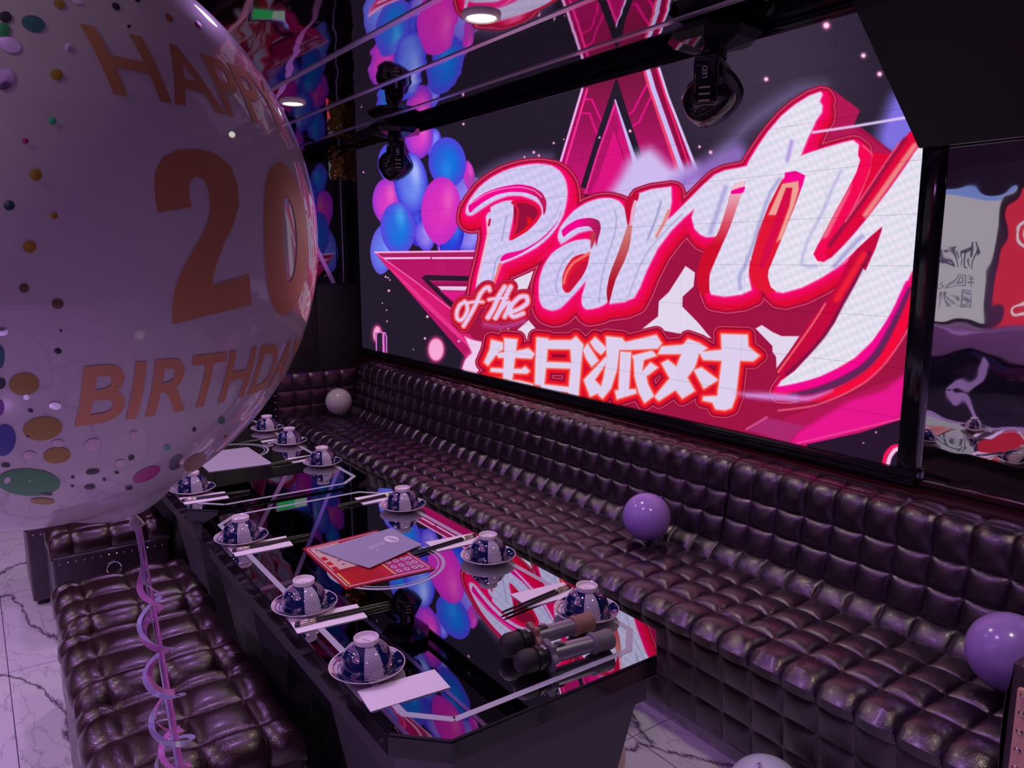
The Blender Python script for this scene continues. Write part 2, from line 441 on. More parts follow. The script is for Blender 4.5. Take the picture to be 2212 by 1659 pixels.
def draw_wall(W, H, mapper):
    c = Canvas(W, H, mapper)
    X, Y = c.X, c.Y
    c.rgb[:] = srgb((36, 27, 44))
    c.rgb += (np.exp(-((X-1650)/260)**2 - ((Y-150)/260)**2)[..., None] * srgb((26, 22, 26))).astype(np.float32)
    # ---- balloons
    PK, BL, LB, LI = (222, 52, 186), (32, 120, 222), (104, 134, 240), (150, 134, 240)
    V = (74, 52, 206)
    def bal(x, y, rx, ry, rot, col, hi, lo, **k):
        (cx, cy), = rG((x, y)); c.ell(cx, cy, rx/5.53, ry/5.53, rot, col, hi, lo, **k)
    bal(260, 1430, 150, 300, .1, LB, (130, 160, 250), (96, 84, 214))
    bal(1300, 800, 230, 240, 0, LI, (170, 165, 250), (110, 90, 220))
    bal(1290, 560, 70, 190, -.15, (214, 48, 190), (235, 90, 200), (180, 50, 200))
    bal(850, 150, 110, 170, .1, (110, 110, 235), (140, 150, 250), V)
    bal(690, 90, 170, 260, 0, (214, 60, 200), (240, 100, 190), (120, 50, 200))
    bal(340, 400, 140, 230, 0, (38, 118, 220), (60, 150, 230), (90, 60, 214))
    bal(1290, 1290, 170, 210, 0, LI, (170, 160, 250), (60, 60, 214))
    bal(1060, 1290, 160, 240, .3, (40, 70, 220), (60, 120, 230), (50, 40, 200))
    bal(640, 1150, 130, 250, -.2, (50, 60, 210), (80, 90, 225), (60, 45, 190))
    bal(300, 860, 165, 275, 0, (224, 58, 196), (240, 110, 190), (150, 50, 205))
    bal(760, 1270, 120, 190, -.2, (150, 128, 240), (180, 160, 250), (80, 60, 214))
    bal(1030, 400, 225, 310, -.06, (20, 108, 218), (40, 140, 232), (84, 62, 214), hx=-.1, hy=.2)
    bal(600, 650, 200, 375, -.08, (110, 138, 240), (190, 200, 252), (64, 56, 214), hx=.3, hy=-.4)
    bal(440, 1190, 208, 320, -.08, (26, 116, 222), (80, 175, 240), (96, 66, 220), hx=.2, hy=-.5)
    bal(955, 970, 238, 405, .04, (222, 48, 186), (238, 96, 196), (196, 44, 196))
    c.stroke(rG((930, 1370), (925, 1440), (945, 1480)), 1.0, srgb((230, 60, 190)))
    for k in range(4):
        c.stroke(rG((930, 1400), (900 + 40*k, 1700), (870 + 70*k, 1900)), .7, srgb((200, 90, 190)), alpha=.7)
    # ---- left half triangle
    c.poly(rG((165, 1465), (1400, 1450), (1400, 2900)), srgb((196, 22, 106)), smooth=1, alpha=.92)
    c.poly(rJ((1310, 420), (1700, 430), (1690, 470), (1350, 462)), srgb((40, 26, 44)), smooth=1)
    c.poly(rJ((1310, 480), (1660, 480), (1640, 640), (1560, 690)), srgb((150, 20, 86)), smooth=1)
    c.poly(rJ((1290, 440), (1320, 430), (1560, 660), (1545, 700)), srgb((46, 24, 44)), smooth=1)
    c.poly(rJ((1420, 510), (1660, 512), (1640, 545), (1450, 540)), srgb((236, 200, 235)), smooth=1)
    c.poly(rJ((1440, 545), (1640, 550), (1620, 620), (1560, 640)), srgb((222, 26, 130)), smooth=1)
    c.stroke(rG((165, 1466), (1400, 1450)), 2.0, srgb((250, 170, 225)), smooth=1)
    c.stroke(rG((210, 1495), (1400, 1488)), 2.6, srgb((160, 36, 90)), smooth=1)
    c.stroke(rG((245, 1538), (820, 1533)), 2.0, srgb((244, 196, 238)), smooth=1)
    c.stroke(rG((855, 1535), (1400, 1532)), 2.0, srgb((244, 196, 238)), smooth=1)
    c.poly(rJ((920, 240), (1010, 300), (1560, 700), (1800, 960), (1790, 1110), (1290, 640), (1000, 340)), srgb((214, 28, 112)), smooth=1)
    c.poly(rJ((1000, 330), (1200, 500), (1560, 850), (1790, 1090), (1785, 1110), (1290, 640)), srgb((240, 60, 150)), smooth=1, alpha=.7)
    c.stroke(rJ((935, 250), (1240, 470), (1560, 720), (1700, 850)), 1.1, srgb((245, 110, 190)), smooth=1)
    # ---- standing triangle
    c.poly(rH((440, 380), (980, 60), (1340, 140), (1800, 1400), (1600, 1660), (300, 1660), (150, 1340)), lambda x, y, d: srgb((120, 22, 64)) + np.clip((y-170)/240, 0, 1)[..., None] * (srgb((206, 20, 120)) - srgb((120, 22, 64))), smooth=1)
    for pl in ([(470, 525), (545, 525), (655, 780)], [(430, 690), (515, 690), (605, 930)], [(990, 700), (1035, 670), (1210, 330)], [(1035, 840), (1105, 800), (1270, 450)]):
        c.stroke(rH(*pl), 2.3, srgb((222, 20, 130)), smooth=1)
    c.poly(rH((830, 280), (850, 290), (960, 640), (1140, 1200), (1100, 1300), (1040, 1240), (830, 520), (700, 900), (480, 1600), (410, 1570), (600, 960)), srgb((36, 28, 44)), smooth=1)
    c.poly(rH((820, 520), (1060, 1260), (920, 1500), (470, 1640), (620, 1180)), srgb((206, 20, 118)), smooth=1)
    c.poly(rH((810, 640), (880, 860), (760, 1180), (520, 1640), (470, 1640), (640, 1120)), srgb((150, 20, 84)), smooth=1, alpha=.5)
    c.poly(rH((810, 900), (930, 1260), (860, 1640), (560, 1640)), srgb((220, 20, 128)), smooth=1)
    c.stroke(rH((815, 600), (620, 1150), (470, 1640)), 2.2, srgb((236, 44, 150)), smooth=1)
    c.stroke(rH((810, 860), (935, 1260)), 1.2, srgb((160, 20, 80)), smooth=1)
    c.stroke(rH((822, 530), (1055, 1250), (1100, 1420)), [1.6, 4.6, 4.8], srgb((196, 184, 240)), smooth=1)
    c.stroke(rH((430, 400), (150, 1340)), 2.6, srgb((236, 170, 236)), smooth=1)
    c.stroke(rH((470, 410), (175, 1350)), 1.5, srgb((170, 14, 84)), smooth=1)
    c.stroke(rH((490, 400), (215, 1350)), 2.2, srgb((248, 44, 152)), smooth=1)
    c.poly(rH((1260, 190), (1330, 160), (1740, 1330), (1650, 1330)), srgb((140, 14, 66)), smooth=1)
    c.stroke(rH((1195, 200), (1230, 330), (1600, 1420)), 6.2, srgb((240, 60, 110)), smooth=1)
    c.stroke(rH((1220, 190), (1280, 400), (1640, 1420)), 5.3, srgb((198, 186, 240)), smooth=1)
    c.stroke(rH((1325, 160), (1420, 480), (1700, 1300)), 2.2, srgb((240, 30, 100)), smooth=1)
    c.stroke(rH((1348, 155), (1450, 480), (1740, 1230), (1790, 1360)), [2.8, 2.8, 3.4, 4.5], srgb((212, 190, 238)), smooth=1)
    # ---- glow behind the lettering
    c.poly(rH((1250, 1100), (1000, 1230), (880, 1450), (760, 1700), (1300, 1750), (1850, 1600), (1800, 1300), (1500, 1330)), srgb((206, 186, 240)), soft=17, alpha=.97)
    c.stroke(rA((190, 300), (420, 170), (640, 95), (860, 85)), [14, 16, 16, 12], srgb((110, 88, 140)), soft=13, alpha=.6)
    c.stroke(rB((700, 330), (950, 180), (1200, 60)), [20, 24, 26], srgb((150, 110, 200)), soft=18, alpha=.8)
    c.stroke(rC((-100, 640), (200, 330), (600, 60), (820, 20)), [16, 18, 15, 10], srgb((128, 114, 170)), soft=22, alpha=.6)
    c.poly(rC((1480, 60), (1360, 300), (1300, 480), (1380, 640), (1900, 640), (1900, 60)), srgb((132, 116, 236)), soft=20, alpha=.85)
    # ---- floating specks
    for x, y, r in [(1785, 55, 13), (1865, 120, 9), (1900, 160, 9), (1655, 171, 8), (1511, 317, 4.5), (1535, 329, 6), (1295, 297, 3.4), (1361, 283, 5), (1153, 329, 4.5), (1164, 336, 3.8), (1133, 339, 3), (1145, 345, 2.6), (1196, 309, 3.6), (1218, 301, 2), (1001, 268, 4), (785, 372, 2.6), (833, 598, 3.2), (842, 605, 2.2), (840, 628, 4), (838, 600, 2.6), (923, 684, 4.4), (918, 731, 4), (836, 694, 2.4), (835, 670, 2), (826, 655, 1.8), (991, 737, 4), (1892, 934, 3.8), (1865, 957, 3), (1206, 110, 2), (893, 755, 1.6)]:
        c.stroke([(x, y), (x + .1, y)], r * .62, srgb((250, 120, 190)), soft=r * .45, smooth=1, alpha=.9)
        c.stroke([(x, y), (x + .1, y)], r * .45, srgb((250, 214, 240)), soft=1, smooth=1)
    for x, y, rx, ry in [(815, 722, 10, 20), (942, 755, 19, 28), (1030, 800, 34, 45)]:
        pts = [(x + rx*math.cos(a), y + ry*math.sin(a)) for a in np.linspace(0, 2*math.pi, 20)[:-1]]
        c.poly(pts, srgb((232, 50, 130)), soft=7, smooth=1, alpha=.9)
        pts = [(x + rx*.86*math.cos(a), y + ry*.86*math.sin(a)) for a in np.linspace(0, 2*math.pi, 20)[:-1]]
        c.poly(pts, srgb((246, 168, 214)), soft=3, smooth=1)
    c.poly([(811, 719), (836, 719), (836, 765), (811, 765)], srgb((44, 30, 50)), smooth=1)
    c.stroke([(813, 765), (813, 722), (818, 717), (832, 719), (835, 728), (835, 765)], 1.3, srgb((226, 120, 220)), smooth=1)
    c.stroke([(828, 720), (829, 765)], 2.4, srgb((232, 110, 214)), smooth=1)
    # ---- crimson backing of the whole lettering
    BK = srgb((160, 20, 68))
    c.poly([(997, 440), (1000, 486), (1034, 488), (1034, 560), (1010, 640), (985, 660), (975, 700), (990, 716), (1015, 722), (1030, 740), (1060, 738), (1040, 800), (1030, 830), (1060, 900), (1300, 960), (1500, 1000), (2020, 1100), (2020, 560), (1950, 300), (1930, 330), (1860, 275), (1845, 270), (1858, 238), (1796, 192), (1780, 200), (1500, 470), (1490, 420), (1450, 392), (1370, 425), (1262, 425), (1262, 414), (1208, 350), (1180, 350)], BK, smooth=1)
    c.poly([(1797, 193), (1850, 232), (1856, 242), (1840, 274), (1880, 300), (1925, 332), (1900, 420), (1700, 420)], srgb((178, 24, 84)), smooth=1)
    # lower right field
    c.poly([(1640, 960), (1700, 900), (1760, 880), (1930, 820), (2020, 760), (2020, 1100), (1500, 1100), (1300, 1000)], srgb((178, 22, 84)), smooth=1)
    c.poly(rD((1500, 1050), (1300, 1200), (1000, 1290), (560, 1560), (500, 1659), (700, 1659), (1440, 1440)), srgb((232, 22, 140)), soft=7, smooth=1)
    c.poly(rD((150, 1540), (300, 1430), (620, 1500), (480, 1640)), srgb((170, 40, 110)), soft=3, smooth=1)
    c.stroke(rD((130, 1530), (300, 1428)), 2, srgb((214, 90, 160)), soft=2, smooth=1)
    c.poly(rD((1500, 1430), (1100, 1560), (640, 1659), (800, 2000), (1600, 2000)), srgb((40, 22, 44)), smooth=1)
    c.stroke(rD((1500, 1425), (1200, 1500), (560, 1650)), 2, srgb((240, 60, 150)), smooth=1)
    for x, y, r in [(1892, 934, 3.8), (1865, 957, 3)]:
        c.stroke([(x, y), (x + .1, y)], r * .5, srgb((240, 170, 230)), soft=1, smooth=1)
    c.stroke([(1952, 962), (1928, 966), (1914, 982), (1909, 1004)], 4.5, srgb((244, 20, 90)), soft=1)
    c.stroke([(1957, 966), (1934, 972), (1922, 988), (1917, 1008)], 4.5, srgb((240, 190, 230)), soft=1)
    # ---- white shards
    WS = srgb((226, 214, 236))
    for pl in (rE((1005, 505), (1120, 640), (1050, 690), (1000, 765), (945, 740), (870, 625)), rE((620, 690), (670, 612), (720, 632), (765, 602), (780, 622), (700, 662), (670, 690)),
               rA((520, 1190), (600, 1145), (640, 1100), (725, 1098), (690, 1180), (660, 1260), (580, 1290), (545, 1225)),
               rB((750, 1055), (835, 1115), (822, 1240), (725, 1330), (722, 1420), (860, 1560), (960, 1680)) + rF((1200, 500), (840, 450), (480, 385), (370, 390), (470, 310), (560, 240), (570, 60)) + rB((600, 1290)),
               rD((205, 670), (260, 640), (350, 700), (430, 735), (580, 735), (490, 870), (385, 1010), (380, 910), (350, 870), (350, 820))):
        c.poly(pl, WS, smooth=1)
    c.poly(rE((240, 700), (330, 740), (500, 775), (470, 850), (420, 950), (400, 1130), (210, 1085), (250, 980), (330, 900)), srgb((238, 200, 236)), soft=2, smooth=1)
    # ---- letter shapes
    P = rA((108, 578), (118, 515), (160, 440), (230, 350), (330, 270), (450, 205), (600, 158), (750, 140), (870, 155), (950, 205), (1000, 285), (1018, 380), (1012, 470), (985, 590), (930, 700), (850, 800), (740, 890), (600, 965), (470, 1020), (425, 1045), (350, 1245), (340, 1275), (195, 1275), (250, 1000), (300, 760), (290, 620), (310, 580), (335, 570), (332, 530), (420, 485), (520, 470), (538, 560), (515, 700), (490, 828), (560, 805), (660, 745), (740, 670), (790, 590), (780, 520), (740, 480), (680, 450), (600, 425), (480, 430), (360, 475), (250, 545), (170, 598), (130, 602))
    A_ = rA((960, 858), (932, 790), (955, 710), (1010, 635), (1080, 560), (1180, 495), (1290, 455), (1400, 448), (1480, 475), (1530, 540), (1555, 640), (1550, 740), (1500, 900), (1430, 1120), (1390, 1280), (1375, 1380), (1300, 1425), (1190, 1445), (1150, 1400), (1150, 1320), (1190, 1185), (1120, 1265), (1040, 1350), (960, 1430), (880, 1455), (800, 1425), (765, 1340), (768, 1180), (810, 1050), (880, 945), (970, 880), (1080, 830), (1190, 815), (1235, 835), (1225, 890), (1255, 860), (1285, 790), (1270, 740), (1220, 735), (1120, 760), (1040, 810))
    Wd = (rB((320, 410), (440, 370), (620, 345), (625, 480), (610, 560), (583, 652), (640, 600), (740, 500), (830, 410), (920, 320), (1010, 240), (1100, 200), (1220, 178), (1300, 160))
          + rC((160, 690), (240, 560), (330, 430), (450, 290), (570, 190), (700, 110), (800, 75), (815, 100), (790, 160), (815, 200), (810, 260), (760, 330), (720, 420), (680, 500), (620, 650), (700, 620), (860, 570), (1000, 530), (1090, 510), (1140, 550), (1135, 640), (1155, 690), (1120, 800), (1060, 930), (1000, 1030), (930, 1150), (880, 1250), (830, 1350), (770, 1450), (735, 1530), (770, 1590), (830, 1600), (900, 1560), (1000, 1460), (1100, 1350), (1200, 1230), (1300, 1100), (1400, 970), (1500, 830), (1570, 730), (1640, 620), (1760, 470), (2100, 200))
          + rD((1900, -300), (1700, 0), (1530, 200), (1430, 430), (1340, 590), (1200, 780), (1050, 920), (900, 1010), (760, 1080), (600, 1130), (470, 1165), (395, 1162), (430, 1110), (540, 1030), (660, 900), (770, 770), (880, 620), (950, 470), (1050, 300), (1120, 150), (1180, 10))
          + rC((1350, 1285), (1250, 1370), (1130, 1480), (960, 1640))
          + rD((1000, 80), (900, 150), (760, 240), (600, 320), (440, 365), (380, 355), (330, 310), (310, 230), (320, 120))
          + rC((335, 1659), (380, 1550), (450, 1380), (560, 1100), (630, 880), (655, 830), (570, 790), (450, 860), (350, 1080), (260, 1300), (185, 1600))
          + rB((1325, 1000), (1315, 1150), (1340, 1270), (1250, 1310), (1100, 1330), (980, 1310), (950, 1230), (970, 1120), (1040, 950), (1150, 700), (1240, 440), (1290, 295), (1190, 320), (1150, 420), (1100, 600), (1035, 790), (935, 797), (880, 772), (830, 720), (805, 620), (830, 540), (740, 620), (620, 740), (500, 900), (400, 1100), (340, 1250), (290, 1340), (200, 1378), (70, 1395), (75, 1300), (130, 1100), (210, 850), (290, 600)))
    shapes = [catmull(P, 2), catmull(A_, 2), np.array(Wd, float)]
    full = np.concatenate(shapes)
    w = c.win(full, 60)
    # outline bands: the letters shifted down a little, swollen, in red
    half = (slice(w[0].start, w[0].stop, 2), slice(w[1].start, w[1].stop, 2))
    def sd(dx, dy):
        d = None
        for S in shapes:
            q = c.sdf_poly(S + np.array([dx, dy]), half)
            d = q if d is None else np.minimum(d, q)
        # back to full size
        h, wd = w[0].stop - w[0].start, w[1].stop - w[1].start
        d = np.repeat(np.repeat(d, 2, 0), 2, 1)[:h, :wd]
        d[1:-1] = (d[:-2] + 2*d[1:-1] + d[2:]) / 4
        d[:, 1:-1] = (d[:, :-2] + 2*d[:, 1:-1] + d[:, 2:]) / 4
        return d
    dS = sd(5, 13); d0 = sd(0, 0)
    inner = np.minimum(dS - 17, d0 - 5)
    near = np.clip(d0 / 24, 0, 1)[..., None]
    redc = srgb((250, 8, 120)) * (1 - near) + srgb((222, 10, 50)) * near
    kk = c.aa[w] * 2
    def band(d, lo, hi, col, a=1.):
        m = np.clip(.5 - (np.abs(d - (lo+hi)/2) - (hi-lo)/2) / kk, 0, 1) * a
        c.mix(w, m, col)
    band(inner, -99, 9.5, srgb((150, 16, 62)))
    band(inner, 4.2, 6.6, srgb((226, 72, 104)))
    band(inner, -99, 1.2, srgb((196, 10, 56)))
    band(inner, -99, -1.5, redc)
    band(d0, -2, 2.2, srgb((250, 120, 170)), .6)
    LW = lambda x, y, d: srgb((206, 198, 240)) + np.clip((x-1250)/450, 0, 1)[..., None] * (srgb((226, 222, 238)) - srgb((206, 198, 240))) + (.03*np.sin(x*.13 + y*.31) + .02*np.sin(x*.41 - y*.22))[..., None] * np.array([1, .5, .6])
    # gaps and counters
    RD, MG, SA, DM = srgb((226, 22, 52)), srgb((246, 6, 142)), srgb((240, 112, 108)), srgb((150, 16, 62))
    for S in shapes: c.poly(S, LW, smooth=1)
    # P
    c.poly(rA((540, 500), (640, 480), (740, 520), (760, 590), (720, 650), (640, 740), (530, 805), (545, 700)), DM)
    c.stroke(rA((530, 490), (620, 475), (730, 510), (770, 580), (730, 650), (650, 730), (520, 810)), 3.4, srgb((226, 14, 60)))
    c.stroke(rA((540, 490), (575, 560), (560, 700), (530, 800)), 2.6, srgb((214, 24, 60)))
    c.poly(rA((600, 760), (700, 650), (660, 620), (655, 720)), srgb((244, 18, 20)), soft=3)
    c.poly(rA((138, 570), (132, 520), (180, 470), (280, 400), (420, 350), (580, 325), (700, 345), (790, 400), (830, 480), (825, 560), (805, 600), (795, 520), (745, 440), (640, 398), (500, 393), (380, 420), (270, 480), (190, 540), (150, 578)), lambda x, y, d: MG + np.clip((x-1120)/60, 0, 1)[..., None] * (srgb((190, 24, 84)) - MG))
    c.stroke(rA((150, 500), (300, 405), (450, 362), (600, 350), (720, 380), (790, 440)), 1.0, srgb((246, 150, 200)))
    c.poly(rA((965, 560), (940, 640), (860, 740), (760, 830), (620, 910), (470, 945), (430, 975), (422, 1015), (560, 965), (700, 885), (820, 795), (900, 705), (950, 620)), MG)
    c.stroke(rA((415, 1040), (400, 1100), (350, 1240)), 3, SA, soft=1)
    GB = srgb((150, 150, 200))
    c.stroke(rA((480, 600), (455, 700), (432, 830)), 1.4, GB, soft=1.3, alpha=.8)
    c.stroke(rA((425, 960), (380, 1010), (355, 1130), (330, 1230)), 1.4, GB, soft=1.3, alpha=.8)
    c.stroke(rA((960, 480), (930, 560), (870, 660), (800, 740)), 1.2, GB, soft=1.5, alpha=.6)
    c.stroke(rA((300, 640), (312, 760), (265, 960), (215, 1200)), 1.8, srgb((240, 190, 200)), soft=1)
    c.stroke(rA((325, 640), (315, 690)), 2.4, srgb((200, 20, 70)))
    # a
    c.poly(rA((1000, 1292), (975, 1250), (975, 1150), (1010, 1060), (1070, 980), (1150, 948), (1215, 955), (1195, 1060), (1150, 1150), (1090, 1230), (1040, 1290)), RD)
    c.poly(rA((1010, 1285), (1040, 1150), (1130, 1040), (1200, 1000), (1190, 1070), (1150, 1150), (1060, 1260)), srgb((200, 16, 60)))
    c.stroke(rA((985, 1210), (1010, 1120), (1070, 1030), (1150, 980), (1215, 940)), 3, SA, soft=1.5)
    c.poly(rA((978, 790), (970, 740), (1020, 690), (1110, 640), (1220, 625), (1300, 650), (1318, 720), (1300, 790), (1275, 880), (1262, 760), (1210, 700), (1110, 712), (1040, 750), (990, 792)), lambda x, y, d: MG + np.clip((x-1250)/40, 0, 1)[..., None] * (srgb((170, 26, 84)) - MG))
    c.poly(rA((1230, 760), (1270, 760), (1255, 850), (1230, 900)), srgb((180, 60, 70)), soft=2)
    c.stroke(rA((1440, 560), (1460, 640), (1440, 780), (1380, 960), (1330, 1150), (1300, 1380)), 1.5, GB, soft=1.5, alpha=.75)
    c.stroke(rA((1070, 930), (990, 1010), (940, 1110), (915, 1230), (930, 1300)), 1.5, GB, soft=1.5, alpha=.75)
    # gap a / r
    c.poly(rA((1560, 690), (1600, 660), (1580, 860), (1530, 1010), (1450, 1180), (1390, 1390), (1370, 1290), (1400, 1130), (1480, 920)), lambda x, y, d: srgb((206, 120, 120)) + np.clip((y-500)/110, 0, 1)[..., None] * (srgb((176, 20, 44)) - srgb((206, 120, 120))))
    c.poly(rB((205, 480), (330, 400), (320, 470), (265, 520), (250, 620), (233, 690)), srgb((196, 12, 56)))
    c.stroke(rB((300, 480), (280, 560), (260, 680)), [3.5, 4, 3], srgb((224, 176, 200)), soft=1)
    c.stroke(rB((530, 480), (490, 620), (410, 820)), 2.6, GB, soft=2, alpha=.8)
    c.stroke(rB((600, 560), (560, 660), (490, 790)), 3, srgb((226, 130, 120)), soft=2)
    c.stroke(rB((720, 590), (600, 710), (430, 900), (330, 1080), (240, 1330)), 1.6, GB, soft=1.6, alpha=.7)
    # r / t gap
    c.poly(rB((1180, 330), (1285, 293), (1240, 440), (1150, 700), (1040, 950), (965, 1130), (960, 1290), (880, 1300), (850, 1150), (900, 950), (1030, 780), (1090, 620), (1150, 430)), lambda x, y, d: srgb((236, 196, 206)) + np.clip((y-400)/130, 0, 1)[..., None] * (srgb((206, 14, 44)) - srgb((236, 196, 206))))
    c.poly(rB((1165, 380), (1280, 345), (1262, 400), (1160, 410)), MG)
    c.stroke(rB((1110, 350), (1040, 560), (970, 760)), 5.5, srgb((170, 164, 216)), soft=4, alpha=.8)
    # t / y gap
    c.poly(rC((440, 890), (560, 790), (655, 825), (640, 900), (560, 1120), (450, 1390), (380, 1560), (330, 1680)) + rD((310, 230), (335, 320), (380, 352), (300, 372), (210, 330), (170, 280), (150, 180)) + rC((180, 1560), (240, 1330), (340, 1080)), RD, smooth=1)
    c.poly(rC((480, 800), (575, 785), (662, 825), (640, 900), (600, 1000), (612, 880), (470, 890)), MG, smooth=1)
    c.poly(rC((455, 900), (600, 875), (605, 950), (560, 1100), (450, 1390), (400, 1430), (520, 1100), (545, 940), (490, 935), (400, 1180), (330, 1180)), srgb((238, 160, 150)), soft=1, smooth=1)
    c.poly(rC((490, 940), (545, 935), (520, 1060), (420, 1320), (340, 1560), (290, 1659), (240, 1659), (300, 1460), (400, 1180)), srgb((214, 12, 72)), smooth=1)
    c.stroke(rC((430, 860), (340, 1000), (260, 1230), (180, 1480), (110, 1659)) + rD((70, 220), (75, 330)), 4.5, srgb((160, 158, 212)), soft=3.5, alpha=.75)
    # y inner bevels
    c.stroke(rC((980, 790), (900, 950), (850, 1080), (760, 1260), (680, 1420), (630, 1620), (760, 1640)), 3.5, srgb((176, 170, 222)), soft=3, alpha=.7)
    c.stroke(rC((1170, 1370), (1060, 1480), (920, 1640)), 5, srgb((160, 156, 216)), soft=4, alpha=.8)
    c.stroke(rC((500, 690), (540, 520)), 5, srgb((170, 140, 226)), soft=3, alpha=.7)
    # y left gap (between the arms) and slopes
    c.poly(rC((1148, 560), (1200, 560), (1260, 640), (1240, 760), (1120, 1100), (960, 1400), (830, 1600), (770, 1590), (735, 1530), (830, 1350), (1000, 1030), (1120, 800), (1155, 690), (1135, 640)), srgb((244, 10, 84)), smooth=1)
    c.poly(rC((1080, 900), (1000, 1030), (880, 1250), (800, 1400), (860, 1380), (960, 1180), (1060, 980)), srgb((240, 120, 140)), soft=3, smooth=1, alpha=.8)
    c.stroke(rC((1180, 560), (1270, 660), (1200, 900), (1060, 1180), (960, 1350)), 2.2, srgb((232, 80, 120)), soft=1)
    c.poly(rC((1270, 620), (1420, 640), (1500, 560), (1600, 430), (1700, 480), (1600, 600), (1400, 900), (1200, 1200), (1000, 1440), (850, 1570), (830, 1500), (960, 1350), (1120, 1100), (1240, 800)), srgb((226, 8, 60)), smooth=1)
    c.stroke(rC((1560, 500), (1400, 720), (1200, 1020), (1020, 1260), (880, 1450)), 4.5, srgb((150, 18, 66)), soft=3)
    c.stroke(rC((1500, 540), (1400, 680), (1200, 980), (1020, 1240)), 1.8, srgb((232, 80, 120)), soft=1)
    c.stroke(rC((1640, 560), (1540, 700), (1350, 970), (1200, 1180)), 6, srgb((236, 130, 130)), soft=3)
    # fin between y body and tail
    c.poly(rC((1350, 1285), (1345, 1320), (1290, 1480), (1200, 1680)) + rD((1120, 150), (1050, 300), (950, 470), (880, 620), (770, 770), (660, 900), (540, 1030), (430, 1110), (390, 1040), (560, 780), (700, 560), (800, 450), (900, 300), (1000, 80), (1040, 30)) + rC((1130, 1480), (1250, 1370)), srgb((196, 10, 62)), smooth=1)
    c.stroke(rD((1180, 20), (1080, 220), (960, 440), (800, 720), (640, 900), (470, 1060)), 3.4, srgb((110, 20, 70)), soft=2.5, alpha=.9)
    c.stroke(rD((1130, 40), (1010, 240), (900, 420)), 7, srgb((238, 30, 56)), soft=4)
    c.stroke(rD((800, 460), (700, 620), (560, 820), (400, 1040)), 2.2, srgb((234, 96, 110)), soft=1)
    # under the tail
    c.stroke(rD((1500, 280), (1380, 560), (1230, 800), (1080, 960), (900, 1060), (700, 1140), (420, 1190)), [4, 7, 8, 9, 9, 9, 6], MG, soft=2)
    c.stroke(rD((1520, 330), (1400, 600), (1260, 860), (1120, 1010), (930, 1120), (720, 1200), (500, 1240)), [4, 7, 8, 8, 8, 7, 4], srgb((100, 36, 92)), soft=3)
    c.stroke(rD((1560, 400), (1440, 680), (1300, 930), (1150, 1080), (960, 1190), (760, 1260), (600, 1280)), [9, 11, 10, 10, 9, 7, 4], srgb((244, 10, 60)), soft=3)
    c.stroke(rD((1620, 480), (1440, 790), (1300, 980), (1150, 1120), (960, 1230), (700, 1330), (400, 1370)), 2, srgb((228, 84, 120)), soft=1)
    c.stroke(rD((100, 1240), (350, 1250), (640, 1270), (860, 1200)), [3, 6, 6, 2], srgb((206, 130, 220)), soft=5, alpha=.85)
    # highlight beam
    c.stroke(rC((730, 440), (1100, 385), (1540, 310), (1800, 270)), 2.8, srgb((226, 200, 245)), soft=1.4, smooth=1)
    # ---- of the
    st = []
    st.append((rE((250, 290), (190, 320), (150, 400), (150, 480), (190, 510), (240, 470), (275, 390), (270, 320), (240, 285)), 3.6))
    st.append((rE((540, 150), (530, 115), (490, 125), (430, 190), (370, 330), (300, 460), (230, 575)), 3.8))
    st.append((rE((285, 300), (380, 285), (460, 290)), 2.6))
    st.append((rE((720, 110), (650, 220), (590, 360), (520, 475)), 4.6))
    st.append((rE((530, 262), (640, 245), (750, 245)), 2.8))
    st.append((rE((790, 110), (730, 230), (670, 370), (610, 480)), 4.6))
    st.append((rE((650, 410), (730, 310), (780, 305), (750, 400), (720, 465)), 4.2))
    st.append((rE((800, 410), (900, 370), (990, 300), (980, 225), (900, 230), (810, 320), (780, 420), (830, 465), (940, 425)), 4.2))
    for r, col in ((11.5, srgb((130, 16, 56))), (10, srgb((220, 60, 90))), (8.6, srgb((190, 14, 54))), (3.4, srgb((238, 90, 90)))):
        for p, q in st: c.stroke(p, q + r, col)
    for p, q in st: c.stroke(p, q, srgb((226, 196, 240)))
    c.stroke(rE((480, 560), (700, 590), (950, 520)), 5, srgb((196, 84, 170)), soft=6, alpha=.7)
    # ---- the four characters
    ch = []
    ch.append(rE((560, 740), (700, 775), (700, 860), (640, 890), (520, 1050), (475, 1010), (540, 860)))
    ch.append(rE((610, 900), (870, 872), (960, 855), (1000, 842), (1080, 912), (1040, 965), (840, 955), (650, 955)))
    ch.append(rE((715, 722), (870, 735), (850, 900), (810, 1220), (700, 1200), (715, 900)))
    ch.append(rE((555, 1080), (720, 1085), (920, 1090), (965, 1060), (1020, 1115), (985, 1145), (700, 1135), (550, 1120)))
    ch.append(rE((480, 1190), (900, 1230), (1060, 1270), (1060, 1330), (480, 1290)))
    ch.append(rE((1100, 712), (1240, 725), (1220, 1000), (1190, 1290), (1080, 1275), (1090, 950)))
    ch.append(rE((1500, 760), (1570, 700), (1660, 800), (1640, 950), (1600, 1420), (1480, 1380), (1515, 1000)))
    ch.append(rE((1200, 745), (1540, 745), (1540, 855), (1200, 850)))
    ch.append(rE((1200, 1005), (1520, 1015), (1510, 1085), (1200, 1075)))
    ch.append(rE((1150, 1270), (1520, 1310), (1500, 1370), (1150, 1330)))
    ch.append(rE((1740, 770), (1800, 708), (1945, 845), (1870, 920), (1800, 860)))
    ch.append(rE((1655, 860), (1710, 785), (1840, 990), (1760, 1065), (1690, 960)))
    ch.append(rE((1930, 940), (1955, 990), (1795, 1220), (1880, 1310), (1860, 1370), (1740, 1420), (1665, 1220)))
